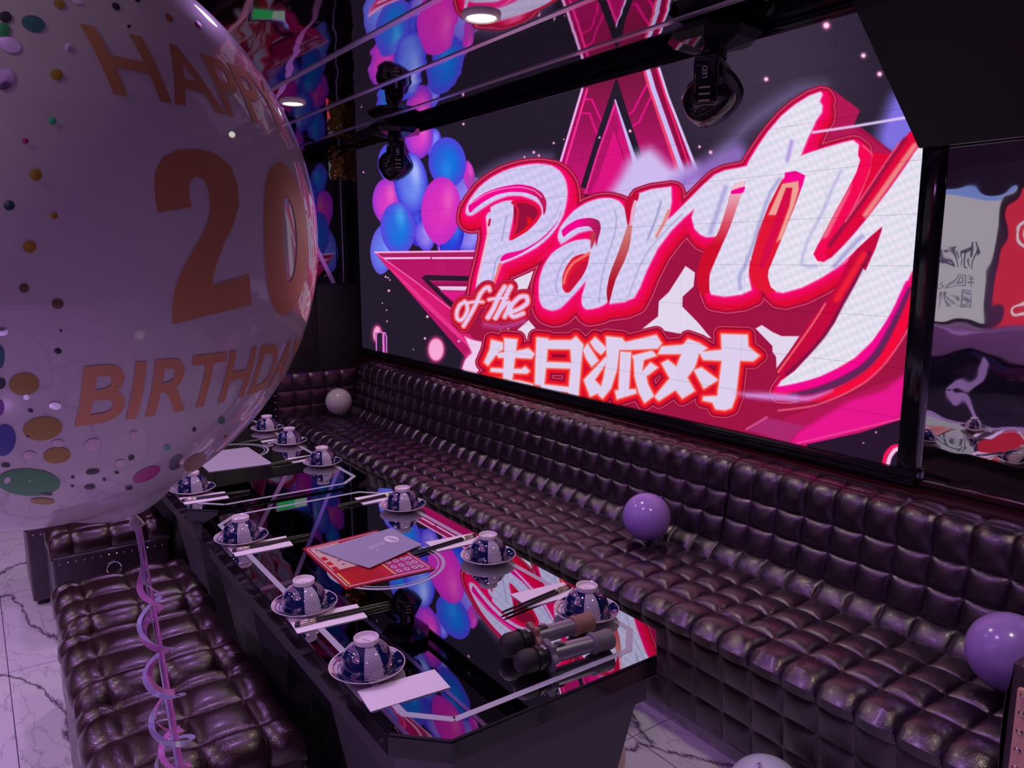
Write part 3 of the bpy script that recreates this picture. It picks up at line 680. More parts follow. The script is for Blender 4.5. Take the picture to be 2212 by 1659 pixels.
    ch.append(rE((1930, 700), (2125, 720), (2090, 860), (2060, 1100), (1990, 1320), (1890, 1445), (1838, 1400), (1900, 1200), (1940, 960)))
    ch.append(rF((0, 490), (130, 500), (170, 548), (540, 462), (605, 560), (560, 625), (200, 640), (20, 640)))
    ch.append(rF((110, 660), (240, 670), (212, 1112), (300, 1110), (300, 1160), (70, 1230), (48, 1130), (90, 1120)))
    ch.append(rF((250, 710), (490, 650), (545, 710), (390, 762), (372, 900), (470, 790), (560, 850), (420, 960), (440, 1050), (512, 1190), (400, 1275), (330, 1150), (280, 950), (272, 760)))
    ch.append(rF((600, 600), (860, 580), (920, 510), (1060, 560), (1150, 620), (1050, 690), (1000, 850), (910, 970), (1000, 1130), (850, 1222), (770, 1120), (570, 1250), (518, 1200), (700, 980), (600, 800), (680, 760), (780, 840), (840, 690), (560, 690)))
    ch.append(rF((1050, 665), (1320, 640), (1315, 450), (1630, 460), (1640, 600), (1775, 710), (1700, 775), (1540, 770), (1490, 1200), (1440, 1335), (1360, 1362), (1250, 1350), (1210, 1270), (1095, 1245), (1100, 1200), (1270, 1190), (1322, 770), (1100, 760)))
    ch.append(rF((988, 880), (1080, 850), (1280, 1000), (1108, 1105)))
    ch = [np.array(q) for q in ch]
    w = c.win(np.concatenate(ch), 30)
    d = None
    for q in ch:
        e = c.sdf_poly(q, w); d = e if d is None else np.minimum(d, e)
    kk = c.aa[w] * 2
    band(d, -99, 19.5, srgb((150, 16, 60)))
    band(d, 15, 17, srgb((222, 72, 96)))
    band(d, 11.5, 14, srgb((120, 12, 48)))
    band(d, -99, 11.5, srgb((216, 12, 46)))
    band(d, -99, 7, srgb((238, 26, 38)))
    band(d, -99, 3.2, srgb((244, 100, 84)))
    c.mix(w, np.clip(.5 - d / kk, 0, 1), srgb((222, 206, 238)))
    c.stroke(rF((1500, 1160), (1800, 1190), (2200, 1220)), [4, 8, 8], srgb((214, 150, 226)), soft=8, alpha=.7)
    # ---- cabinet joints and fine pixel rows of the wall itself
    u = (np.arange(W) + .5) / W; v = (np.arange(H) + .5) / H
    for k in range(1, 13):
        i = int(k / 13 * W); c.rgb[:, i] *= .9
    for k in range(1, 9):
        i = int(k / 9 * H); c.rgb[i] *= .82
    return np.clip(c.rgb, 0, 1)

# ================================================================ the room
XW, YB, XL, YN = 2.45, 5.50, -3.0, -2.6
def struct(name, bm, mat, smooth=False):
    o = finish(name, bm, mat, None, smooth); o['kind'] = 'structure'; return o
bm = bmesh.new(); box(bm, XL, XW, YN, YB, -.06, 0); struct('floor', bm, M['marble'])
bm = bmesh.new(); box(bm, XL, XW, YN, YB, CEIL, CEIL + .06); struct('ceiling', bm, M['ceiling'])
bm = bmesh.new(); box(bm, XW, XW + .1, YN, YB, 0, CEIL); struct('wall_right', bm, M['red_panel'])
bm = bmesh.new(); box(bm, XL, XW, YB, YB + .1, 0, CEIL); struct('wall_back', bm, M['dark_mirror'])
bm = bmesh.new(); box(bm, XL - .1, XL, YN, YB, 0, CEIL); struct('wall_left', bm, plain('left_wall_paint', (.10, .07, .10), .4))
bm = bmesh.new(); box(bm, XL, XW, YN - .1, YN, 0, CEIL); struct('wall_front', bm, plain('front_wall_paint', (.06, .045, .07), .5))
# flush metal strips set in the mirror ceiling, running along the room
for n_, x in enumerate((1.355, 1.765, 2.165)):
    bm = bmesh.new(); box(bm, x - .014, x + .014, YN, YB - .08, CEIL - .004, CEIL + .001); struct('trim_%d' % (n_ + 1), bm, M['trim'])
bm = bmesh.new(); box(bm, 2.335, 2.455, YN, YB, CEIL - .022, CEIL); struct('trim_4', bm, M['black_gloss'])
# black wedge-ended bulkhead hanging over the near end of the LED wall
bm = bmesh.new()
pl = [(1.2575, 1.829), (YN, 1.829), (YN, CEIL), (1.528, CEIL)]
a = [bm.verts.new((2.395, y, z)) for y, z in pl]; b = [bm.verts.new((2.418, y, z)) for y, z in pl]
bm.faces.new(a); bm.faces.new(b[::-1])
for i in range(4): bm.faces.new([a[i], b[i], b[(i+1) % 4], a[(i+1) % 4]])
struct('trim_5', bm, plain('bulkhead_black', (.007, .006, .012), .34))
# ledge behind the sofa
bm = bmesh.new(); box(bm, 2.36, XW, YN, YB, 0, .775, .004); struct('trim_6', bm, M['red_panel'])
# chrome chevrons on the smoked back wall
def wall_strip(bm, pts, w, y):
    P = [Vector(p) for p in pts]
    for i in range(len(P) - 1):
        d = (P[i+1] - P[i]).normalized(); n = Vector((-d.y, d.x)) * w / 2
        q = [P[i] - d*w*.3 + n, P[i+1] + d*w*.3 + n, P[i+1] + d*w*.3 - n, P[i] - d*w*.3 - n]
        f = [bm.verts.new((v.x, y - .006, v.y)) for v in q]; g = [bm.verts.new((v.x, y + .001, v.y)) for v in q]
        bm.faces.new(f); bm.faces.new(g[::-1])
        for k in range(4): bm.faces.new([f[k], g[k], g[(k+1) % 4], f[(k+1) % 4]])
bm = bmesh.new(); wall_strip(bm, [(1.60, 2.17), (1.845, 2.17), (2.255, 1.315)], .032, YB); struct('trim_7', bm, M['trim'])
bm = bmesh.new(); wall_strip(bm, [(1.55, 1.79), (1.845, 1.29), (1.70, 1.06)], .032, YB - .001); struct('trim_8', bm, M['trim'])
bm = bmesh.new(); box(bm, 2.330, 2.338, YB - .006, YB, 1.32, CEIL); struct('trim_9', bm, M['trim'])
bm = bmesh.new(); box(bm, 2.245, 2.445, YB - .012, YB, 2.07, 2.31); tag(finish('gold_mirror_panel', bm, M['gold_mirror']), 'gold rippled mirror panel high on the back wall beside the LED wall', 'wall panel')
bm = bmesh.new(); pts = []
for k in range(13):
    a_ = PI * k / 12; pts.append((2.325 - .03*math.cos(a_), YB - .02, 2.02 + .07*math.sin(a_)))
tube(bm, [(2.295, YB - .02, 1.335)] + pts + [(2.355, YB - .02, 1.335)], .006, 8)
tag(finish('arched_rail', bm, M['black_gloss']), 'slim black arched rail standing against the smoked back wall', 'rail')
# green exit sign, on the back wall behind the big balloon
t = empty('exit_sign', (1.85, YB - .02, 1.50), 0, 'small green lit emergency sign on the smoked back wall', 'sign')
bm = bmesh.new(); box(bm, -.12, .12, -.012, .02, -.005, .095, .004); finish('casing', bm, M['trim'], t)
bm = bmesh.new(); box(bm, -.11, .02, -.014, -.010, .005, .085); finish('lit_face', bm, emit('exit_green', (.03, .45, .12), .55), t, False)
bm = bmesh.new(); box(bm, .022, .11, -.014, -.010, .005, .085); finish('pale_face', bm, emit('exit_pale', (.40, .55, .45), .5), t, False)
# black cabinet behind the far end of the sofa
t = empty('speaker_cabinet', (2.0, 5.44, 0), 0, 'tall matt black cabinet against the back wall behind the sofa end', 'cabinet')
bm = bmesh.new(); box(bm, -1.3, .448, -.015, .055, 0, 1.317, .003); finish('carcass', bm, M['black_matte'], t)
bm = bmesh.new(); box(bm, .085, .44, -.022, -.012, .02, 1.30, .003); finish('door', bm, M['black_matte'], t)
bm = bmesh.new(); box(bm, -.30, .078, -.022, -.012, .02, 1.30, .003); finish('door', bm, M['black_matte'], t)
bm = bmesh.new(); box(bm, -.70, -.305, -.022, -.012, .02, 1.30, .003); finish('door', bm, M['black_matte'], t)

# ---------------------------------------------------------------- LED wall
Y0, Y1, Z0, Z1 = 1.258, 5.389, .8328, 2.2792
led = empty('led_wall', (XW, (Y0 + Y1) / 2, .8), 0, 'huge LED wall showing a pink and white Party birthday graphic above the sofa', 'screen')
LC = Vector(led.location)
def photo_xy(u, v):
    P = np.stack([np.full(u.shape, XW - .03), Y1 + (Y0 - Y1) * u, Z1 + (Z0 - Z1) * v], -1) - EYE
    z = P @ FW
    return 1106 + FPX * (P @ RT) / z, 829.5 - FPX * (P @ UPV) / z
TW, TH = 2048, 718
art = draw_wall(TW, TH, photo_xy)
img = bpy.data.images.new('led_picture', TW, TH, alpha=False)
buf = np.ones((TH, TW, 4), np.float32); buf[..., :3] = art[::-1]
img.pixels.foreach_set(buf.ravel()); img.update(); img.pack()
m = bpy.data.materials.new('led_display'); m.use_nodes = True; nt = m.node_tree; nt.nodes.clear()
ti = nt.nodes.new('ShaderNodeTexImage'); ti.image = img; e = nt.nodes.new('ShaderNodeEmission'); o_ = nt.nodes.new('ShaderNodeOutputMaterial')
e.inputs[1].default_value = 1.0
nt.links.new(ti.outputs[0], e.inputs[0]); nt.links.new(e.outputs[0], o_.inputs[0])
bm = bmesh.new(); uvl = bm.loops.layers.uv.new('UVMap')
vs = [bm.verts.new(Vector(q) - LC) for q in ((XW - .03, Y1, Z0), (XW - .03, Y0, Z0), (XW - .03, Y0, Z1), (XW - .03, Y1, Z1))]
f = bm.faces.new(vs)
for lp, uv in zip(f.loops, ((0, 0), (1, 0), (1, 1), (0, 1))): lp[uvl].uv = uv
me = bpy.data.meshes.new('display'); bm.to_mesh(me); bm.free(); me.materials.append(m)
o = bpy.data.objects.new('display', me); C.objects.link(o); o.parent = led
def led_box(name, x0, x1, y0, y1, z0, z1, mat, bev=.002):
    bm = bmesh.new(); box(bm, x0 - LC.x, x1 - LC.x, y0 - LC.y, y1 - LC.y, z0 - LC.z, z1 - LC.z, bev); finish(name, bm, mat, led)
led_box('housing', XW - .028, XW, Y0, Y1, Z0, Z1, M['black'], 0)
led_box('bottom_frame', XW - .045, XW, Y0 - .065, YB, Z0 - .047, Z0 - .001, M['black_gloss'])
led_box('top_frame', XW - .04, XW, Y0 - .02, YB, Z1, Z1 + .036, M['black_gloss'])
led_box('side_frame', XW - .036, XW, Y0 - .060, Y0 - .002, Z0, 1.829, M['black_gloss'])
led_box('side_frame', XW - .030, XW, Y1 + .001, YB, Z0, Z1, M['black'])

# rippled mirror right of the LED wall
wm = empty('wall_mirror', (XW, .8, .8), 0, 'tall rippled mirror panel on the wall right of the LED wall', 'mirror')
bm = bmesh.new(); box(bm, -.012, 0, -.60, .40, .0, 1.036); finish('glass', bm, M['wall_mirror'], wm, False)
bm = bmesh.new(); box(bm, -.016, 0, -.25, -.243, 0.0, 1.036); finish('joint', bm, M['black_gloss'], wm, False)
bm = bmesh.new(); box(bm, -.02, 0, -.60, .40, -.012, 0.0); finish('sill', bm, M['red_panel'], wm, False)

# pale projection screen and red poster on the opposite wall, seen in the mirror
def flat_text(name, body, size, mat, parent, M4, off=.0, extr=.0004, outline=False):
    cu = bpy.data.curves.new(name, 'FONT'); cu.body = body; cu.size = size; cu.offset = off; cu.extrude = extr; cu.resolution_u = 4
    cu.align_x = 'CENTER'; cu.align_y = 'CENTER'
    ob = bpy.data.objects.new(name, cu); C.objects.link(ob)
    dg = bpy.context.evaluated_depsgraph_get(); me = bpy.data.meshes.new_from_object(ob.evaluated_get(dg))
    bpy.data.objects.remove(ob); bpy.data.curves.remove(cu)
    me.transform(M4); me.name = name; me.materials.clear(); me.materials.append(mat)
    o = bpy.data.objects.new(name, me); C.objects.link(o)
    if parent: o.parent = parent
    return o
t = empty('projection_screen', (XL + .004, 4.1, .9), 0, 'pale grey lit screen with outlined characters, seen only in the rippled mirror', 'screen')
bm = bmesh.new(); box(bm, 0, .03, -.80, .80, 0, 1.22, .004); finish('lit_face', bm, emit('screen_glow', (.44, .40, .46), .95), t, False)
bm = bmesh.new(); box(bm, 0.02, .035, -.80, .80, 1.16, 1.23); finish('top_band', bm, emit('screen_blue', (.22, .30, .75), .8), t, False)
ink = plain('caption_ink', (.10, .09, .14), .6)
Rx = Matrix.Rotation(PI/2, 4, 'Z') @ Matrix.Rotation(PI/2, 4, 'X')
flat_text('caption', '\u4f60\u6015', .24, ink, t, Matrix.Translation((.033, -.42, .62)) @ Rx)
flat_text('caption', '\u624b\u56de\u5fc3', .13, ink, t, Matrix.Translation((.033, -.45, .34)) @ Rx)
flat_text('caption', '\u56ed:\u6797', .13, ink, t, Matrix.Translation((.033, -.45, .18)) @ Rx)
t = empty('wall_poster', (XL, 2.95, .85), 0, 'bright red poster with white swirls, seen at the right of the rippled mirror', 'poster')
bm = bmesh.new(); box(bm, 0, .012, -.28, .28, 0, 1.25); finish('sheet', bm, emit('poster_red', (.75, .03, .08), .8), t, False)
bm = bmesh.new()
for cz, cy, r in ((.85, .02, .15), (.45, -.08, .10), (.2, .12, .07)):
    tube(bm, [(.016, cy + r*math.cos(a_), cz + r*math.sin(a_)) for a_ in np.linspace(0, 2*PI, 25)[:-1]], .016, 6, True)
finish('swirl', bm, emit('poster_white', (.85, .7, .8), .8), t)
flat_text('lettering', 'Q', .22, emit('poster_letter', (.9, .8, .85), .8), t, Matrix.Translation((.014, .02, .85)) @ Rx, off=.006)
# bench and black wainscot with chrome chevrons below that screen
t = empty('wall_bench', (XL + .3, 3.6, 0), 0, 'long leather bench under the pale screen, seen in the rippled mirror', 'bench')
bm = bmesh.new(); box(bm, -.3, -.02, -1.6, 1.6, .60, .86, .04, 3); finish('backrest', bm, plain('bench_mauve', (.16, .10, .14), .4), t)
bm = bmesh.new(); box(bm, -.3, .02, -1.6, 1.6, 0, .60, .006); finish('front_panel', bm, M['black_gloss'], t)
for k in range(4):
    y = 1.15 - .75*k; bm = bmesh.new()
    wall = [(-y + .10, .56), (-y - .12, .30), (-y + .14, .03)]
    P = [Vector(q) for q in wall]
    for i in range(2):
        d = (P[i+1] - P[i]).normalized(); n = Vector((-d.y, d.x)) * .022
        q = [P[i] + n, P[i+1] + n, P[i+1] - n, P[i] - n]
        f_ = [bm.verts.new((.028, -v.x, v.y)) for v in q]; g_ = [bm.verts.new((.019, -v.x, v.y)) for v in q]
        bm.faces.new(f_); bm.faces.new(g_[::-1])
        for kk in range(4): bm.faces.new([f_[kk], g_[kk], g_[(kk+1) % 4], f_[(kk+1) % 4]])
    finish('chevron', bm, M['trim'], t, False)

# ---------------------------------------------------------------- ceiling lamps
LBL = ['lit round downlight near the top centre, above the nearer table', 'lit round downlight farther back, beside the big balloon', 'lit round downlight above the near end of the sofa, outside the view',
       'lit round downlight over the walkway near the camera', 'lit round downlight over the walkway beside the ottomans', 'lit round downlight over the walkway near the back wall']
bm = bmesh.new(); lathe(bm, [(.052, 0), (.052, -.010), (.058, -.014), (.068, -.010), (.070, 0)], 48)
proto = None
for (x, y), lb in zip(DOWNLIGHTS, LBL):
    if proto is None:
        proto = t = empty('downlight', (x, y, CEIL), 0, lb, 'ceiling light', 'round recessed downlights')
        finish('bezel', bm, plain('downlight_bezel', (.75, .72, .66), .4), t)
        bm = bmesh.new(); lathe(bm, [(0, -.006), (.052, -.006), (.052, -.002), (0, -.002)], 40); finish('diffuser', bm, M['lamp_disc'], t)
    else:
        t = copy_tree(proto); t.location = (x, y, CEIL); t['label'] = lb
# moving-head stage lights
def moving_head():
    t = empty('moving_head_light', (2.30, 1.985, CEIL - .022))
    bm = bmesh.new(); n = 8
    pr = [(.0, 0), (.105, 0), (.125, -.022), (.105, -.040), (.050, -.052), (.030, -.058), (0, -.058)]
    lathe(bm, pr, n); finish('base', bm, M['black_gloss'], t, False)
    bm = bmesh.new(); lathe(bm, [(0, -.055), (.034, -.055), (.034, -.078), (0, -.078)], 24); finish('swivel', bm, M['black'], t)
    y = bmesh.new(); box(y, -.032, .032, -.086, .086, -.100, -.076, .012, 4); yo = finish('yoke', y, M['black_gloss'], t)
    for s in (-1, 1):
        bm = bmesh.new(); box(bm, -.032, .032, s*.078 - .011, s*.078 + .011, -.205, -.085, .0105, 4); finish('arm', bm, M['black_gloss'], yo)
    bm = bmesh.new(); lathe(bm, [(0, -.074), (.030, -.072), (.054, -.058), (.067, -.028), (.069, .005), (.064, .035), (.054, .058), (.044, .068), (.036, .062), (0, .056)], 48, Matrix.Translation((0, 0, -.172)) @ Matrix.Rotation(math.radians(62), 4, 'Y') @ Matrix.Rotation(.3, 4, 'X'))
    hd = finish('head', bm, M['black_gloss'], t)
    bm = bmesh.new(); lathe(bm, [(0, .063), (.020, .066), (.035, .062), (.035, .058), (0, .058)], 32, Matrix.Translation((0, 0, -.172)) @ Matrix.Rotation(math.radians(62), 4, 'Y') @ Matrix.Rotation(.3, 4, 'X'))
    finish('lens', bm, plain('lens_glass', (.05, .045, .08), .05), hd)
    bm = bmesh.new()
    for k in range(3): box(bm, -.014, .014, -.0905, -.0885, -.196 + .016*k, -.192 + .016*k)
    finish('arm_marking', bm, plain('arm_marking', (.45, .46, .25), .4), yo)
    flat_text('arm_lettering', 'LED', .018, plain('arm_lettering', (.6, .6, .6), .4), yo, Matrix.Translation((0, -.0893, -.125)) @ Matrix.Rotation(PI/2, 4, 'X') @ Matrix.Rotation(PI/2, 4, 'Z'))
    return t
mh = moving_head(); mh.rotation_euler = (0, 0, math.radians(-62)); mh.scale = (1.38, 1.38, 1.38)
tag(mh, 'black moving-head stage light hanging over the near half of the LED wall', 'stage light', 'moving-head lights under the ceiling')
m2 = copy_tree(mh); m2.location = (2.28, 4.49, CEIL - .022); m2.rotation_euler = (0, 0, math.radians(-20)); m2['label'] = 'black moving-head stage light hanging in front of the balloon picture on the LED wall'

# ---------------------------------------------------------------- sofa
rnd = random.Random(4)
SEAT = Profile([(1.742, .062), (1.734, .16), (1.726, .26), (1.712, .352), (1.702, .368), (1.704, .388), (1.716, .402), (1.74, .408), (1.825, .408), (1.94, .405), (2.055, .400), (2.175, .396)], [0, 1, 2, 3, 8, 9, 10, 11])
BACK = Profile([(2.155, .392), (2.215, .455), (2.228, .50), (2.237, .545), (2.252, .636), (2.258, .69), (2.266, .725), (2.282, .748), (2.305, .758), (2.345, .760), (2.375, .752)], [0, 1, 3, 4, 8, 10])
def sofa_section(y0, y1, label, n):
    t = empty('sofa_section', (1.9, (y0 + y1)/2, 0), 0, label, 'sofa', 'tufted leather sofa sections under the LED wall')
    ox, oy = 1.9, (y0 + y1)/2
    place = lambda q, s: Vector((q.x - ox, s - oy, q.y))
    g = .002; br = seams(y0 + g, y1 - g, n)
    bm = bmesh.new(); tuft(bm, SEAT, br, [.009, .009, .009, .021, .022, .022, .020], place, rnd, 1, [(2.175, .08)])
    finish('seat_cushion', bm, M['leather'], t)
    bm = bmesh.new(); tuft(bm, BACK, br, [.015, .016, .016, .018, .008], place, rnd, 1, [(2.375, .10), (2.18, .10)])
    finish('backrest', bm, M['leather'], t)
    bm = bmesh.new()
    for k in range(n):       # stitched seam along the rolled top and the front edge
        a_, b_ = br[k] + .012, br[k+1] - .012
        tube(bm, [(2.2845 - ox - .010, a_ - oy, .7625), ((2.2845 - ox - .012), (a_+b_)/2 - oy, .7645), (2.2845 - ox - .010, b_ - oy, .7625)], .0018, 5)
        tube(bm, [(1.7015 - ox, a_ - oy, .3655), (1.7005 - ox, (a_+b_)/2 - oy, .3650), (1.7015 - ox, b_ - oy, .3655)], .0028, 5)
    finish('stitching', bm, M['leather'], t)
    bm = bmesh.new(); box(bm, 1.765 - ox, 2.3 - ox, y0 - oy + .0005, y1 - oy - .0005, 0, .064, .001); finish('plinth', bm, M['plinth'], t, label='pale marble plinth')
    return t
m, nt, b = nodes('marble_plinth'); n_, _ = noise_bump(nt, b, 30, .0); r = ramp(nt, n_.outputs[0], [(.35, (.34, .31, .36)), (.6, (.46, .43, .48))]); nt.links.new(r.outputs[0], b.inputs['Base Color']); b.inputs['Roughness'].default_value = .3
M['plinth'] = m
SB = [.620, 1.792, 2.925, 4.010, 5.115]
SL = ['sofa section at the near end, with the lilac balloon by its armrest', 'sofa section with the purple balloon lying against its backrest', 'middle sofa section opposite the gap between the two tables', 'farthest sofa section, ending at the white balloon corner']
SECT = [sofa_section(a_, b_, l_, n_) for a_, b_, l_, n_ in zip(SB, SB[1:], SL, (11, 11, 10, 10))]; NEAR = SECT[0]
# far end: tall tufted end piece facing the camera
t = empty('sofa_end_rest', (1.93, 5.22, 0), 0, 'tall tufted leather end piece of the sofa in the far corner behind the white balloon', 'sofa end')
EP = Profile([(5.150, .10), (5.140, .26), (5.135, .385), (5.138, .49), (5.143, .595), (5.150, .675), (5.162, .706), (5.185, .722), (5.25, .724), (5.30, .715)], [0, 1, 2, 3, 4, 7, 9])
bm = bmesh.new(); tuft(bm, EP, seams(1.672, 2.262, 5), [.007, .009, .010, .010, .012, .006], lambda q, s: Vector((s - 1.93, q.x - 5.22, q.y)), rnd, 1, [(5.38, .70), (5.38, .10)])
finish('tufted_face', bm, M['leather'], t)
bm = bmesh.new(); box(bm, 1.674 - 1.93, 2.262 - 1.93, -.05, .16, 0, .70, .004); finish('body', bm, M['leather_side'], t)
bm = bmesh.new()
for k in range(14): lathe(bm, [(0, .006), (.004, .005), (.006, 0)], 8, Matrix.Translation((1.672 - 1.93, -.03, .05 + .047*k)) @ Matrix.Rotation(-PI/2, 4, 'Y'))
finish('studs', bm, M['stud'], t)
# near end: arm with studded copper front
t = empty('armrest', (1.95, .50, 0)); t['label'] = 'armrest with studded copper-pink front'; t.parent = NEAR; t.location = (1.95 - NEAR.location.x, .50 - NEAR.location.y, 0)
AP = Profile([(.612, .40), (.616, .50), (.614, .60), (.606, .655), (.585, .678), (.55, .684), (.50, .684)], [0, 1, 3, 6])
AP.br = [AP.s[0], AP.s[1], AP.s[2] + .02, AP.s[-1]]
bm = bmesh.new(); tuft(bm, AP, seams(1.70, 2.20, 5), [.010, .010, .010], lambda q, s: Vector((s - 1.95, q.x - .50, q.y)), rnd, -1)
finish('tufted_side', bm, M['leather'], t)
bm = bmesh.new(); box(bm, -.25, .40, -.16, .110, 0, .676, .008); finish('body', bm, M['leather_side'], t)
bm = bmesh.new(); box(bm, -.262, -.248, -.155, .092, .02, .630, .004); fp = finish('front_panel', bm, M['copper_hide'], t, label='copper-pink studded front panel')
bm = bmesh.new()
for k in range(15): lathe(bm, [(0, .0050), (.0045, .0042), (.0072, .001), (.0072, 0)], 16, Matrix.Translation((-.262, .078, .045 + .041*k)) @ Matrix.Rotation(-PI/2, 4, 'Y'))
for k in range(5): lathe(bm, [(0, .0050), (.0045, .0042), (.0072, .001), (.0072, 0)], 16, Matrix.Translation((-.262, .037 - .041*k, .619)) @ Matrix.Rotation(-PI/2, 4, 'Y'))
finish('studs', bm, M['stud'], t)

# ---------------------------------------------------------------- tables
def hexo(x0, x1, y0, y1, c):
    return [(x0 + c, y0), (x1 - c, y0), (x1, y0 + c), (x1, y1 - c), (x1 - c, y1), (x0 + c, y1), (x0, y1 - c), (x0, y0 + c)]
TZ = .62
def table(y0, y1, label):
    x0, x1 = .572, 1.281; cx, cy = (x0 + x1)/2, (y0 + y1)/2; hx, hy = (x1-x0)/2, (y1-y0)/2
    t = empty('low_table', (cx, cy, 0), 0, label, 'table', 'black glass tables along the sofa')
    bm = bmesh.new(); prism(bm, hexo(-hx + .002, hx - .002, -hy + .002, hy - .002, .085), TZ - .006, TZ)
    for f in bm.faces:
        f.normal_update(); f.material_index = 0 if abs(f.normal.z) > .5 else 1
    g = finish('glass_top', bm, [M['table_glass'], M['black_gloss']], t, False)
    i_ = .052; q = hexo(-hx + i_, hx - i_, -hy + i_, hy - i_, .072)
    bm = bmesh.new(); strip(bm, q + [q[0]], .016, TZ, t=.0004)
    finish('inlay_line', bm, M['inlay'], g, False)
    bm = bmesh.new()
    for r, wd in ((.165, .010), (.150, .004)):
        pts = [(r*math.cos(a_), r*math.sin(a_)) for a_ in np.linspace(0, 2*PI, 65)]
        strip(bm, [(x, y + .03) for x, y in pts], wd, TZ, t=.0004)
    finish('inlay_ring', bm, M['inlay'], g, False)
    bm = bmesh.new(); prism(bm, hexo(-hx, hx, -hy, hy, .086), TZ - .050, TZ - .0065, .0015); finish('top_frame', bm, M['black_gloss'], t, False)
    bm = bmesh.new(); prism(bm, hexo(-hx + .018, hx - .018, -hy + .018, hy - .018, .080), TZ - .115, TZ - .051, .001); finish('apron', bm, M['pedestal'], t, False)
    for s in (-1, 1):
        bm = bmesh.new(); yc = s * (hy - .30)
        lo = hexo(-hx + .115, hx - .115, yc - .17, yc + .17, .05); hi = hexo(-hx + .035, hx - .035, yc - .26, yc + .26, .07)
        prism(bm, lo, .0, TZ - .116, .001, hi); finish('pedestal', bm, M['pedestal'], t, False)
    bm = bmesh.new(); box(bm, -hx + .13, hx - .13, -hy + .5, hy - .5, .0, TZ - .12); finish('centre_panel', bm, M['black'], t, False)
    return t
table(1.125, 2.700, 'nearer black glass table with chamfered corners, laid with six bowls')
table(2.735, 4.310, 'farther black glass table, partly hidden behind the big balloon')

# ---------------------------------------------------------------- tableware
def ceramic():
    m, nt, b = nodes('blue_white_porcelain')
    tc = nt.nodes.new('ShaderNodeTexCoord'); sp = nt.nodes.new('ShaderNodeSeparateXYZ'); nt.links.new(tc.outputs['Object'], sp.inputs[0])
    ang = math_node(nt, 'ARCTAN2', sp.outputs[1], sp.outputs[0])
    seg = math_node(nt, 'FRACT', math_node(nt, 'MULTIPLY_ADD', ang, 3/(2*PI), .5 + 3))
    white = math_node(nt, 'LESS_THAN', seg, .36)
    cx = math_node(nt, 'MULTIPLY', ang, 11.0); cmb = nt.nodes.new('ShaderNodeCombineXYZ')
    rad = math_node(nt, 'POWER', math_node(nt, 'ADD', math_node(nt, 'POWER', sp.outputs[0], 2), math_node(nt, 'POWER', sp.outputs[1], 2)), .5)
    up = math_node(nt, 'MULTIPLY', math_node(nt, 'SUBTRACT', sp.outputs[2], rad), 190)
    nt.links.new(cx, cmb.inputs[0]); nt.links.new(up, cmb.inputs[1])
    br = nt.nodes.new('ShaderNodeTexBrick'); br.inputs['Scale'].default_value = 1; br.inputs['Brick Width'].default_value = 1.1; br.inputs['Row Height'].default_value = 1.0; br.inputs['Mortar Size'].default_value = .12
    br.inputs['Color1'].default_value = br.inputs['Color2'].default_value = (.72, .64, .70, 1); br.inputs['Mortar'].default_value = (.03, .03, .10, 1)
    nt.links.new(cmb.outputs[0], br.inputs['Vector'])
    no = nt.nodes.new('ShaderNodeTexNoise'); no.inputs['Scale'].default_value = 34; no.inputs['Detail'].default_value = 1; nt.links.new(tc.outputs['Object'], no.inputs['Vector'])
    bl = ramp(nt, no.outputs[0], [(0, (.004, .007, .055)), (.57, (.006, .011, .075)), (.60, (.34, .34, .36)), (.635, (.012, .02, .12)), (.69, (.45, .18, .30))])
    mx = nt.nodes.new('ShaderNodeMix'); mx.data_type = 'RGBA'; nt.links.new(white, mx.inputs[0]); nt.links.new(bl.outputs[0], mx.inputs[6]); nt.links.new(br.outputs[0], mx.inputs[7])
    nt.links.new(mx.outputs[2], b.inputs['Base Color']); b.inputs['Roughness'].default_value = .09; b.inputs['Coat Weight'].default_value = .5
    return m
M['porcelain'] = ceramic(); M['white_glaze'] = plain('white_glaze', (.80, .70, .74), .15)
def bowl_proto():
    t = empty('rice_bowl', (0, 0, 0))
    bm = bmesh.new()   # upside down: rim at the bottom
    lathe(bm, [(.0560, .0005), (.0570, .002), (.0562, .014), (.0530, .029), (.0475, .041), (.0385, .0505), (.0290, .0560), (.0245, .0585), (.0, .0585)], 56); finish('body', bm, M['porcelain'], t)
    bm = bmesh.new(); lathe(bm, [(.0238, .0575), (.0262, .0600), (.0272, .0700), (.0262, .0712), (.0246, .0706), (.0238, .0640), (.0225, .0625), (0, .0625)], 56); finish('foot_ring', bm, M['white_glaze'], t, label='white foot ring')
    bm = bmesh.new(); lathe(bm, [(.0470, 0), (.0520, 0), (.0560, -.0002), (.0566, .0008), (.0555, .0016)], 56); finish('rim', bm, M['white_glaze'], t)
    bm = bmesh.new()
    for k in range(3): box(bm, -.009 + .007*k, -.0045 + .007*k, -.001, .001, .0624, .0629)
    finish('foot_mark', bm, ink, t)
    return t
def saucer_proto():
    t = empty('saucer', (0, 0, 0))
    bm = bmesh.new(); lathe(bm, [(0, .0035), (.040, .0035), (.050, .0050), (.066, .0110), (.078, .0165), (.0795, .0178)], 64); finish('dish', bm, M['porcelain'], t)
    bm = bmesh.new(); lathe(bm, [(0, 0), (.032, 0), (.034, .001), (.046, .0022), (.064, .0085), (.0785, .0152), (.0818, .0178), (.0812, .0190), (.0794, .0182)], 64); finish('edge', bm, M['white_glaze'], t, label='white edge and underside')
    return t
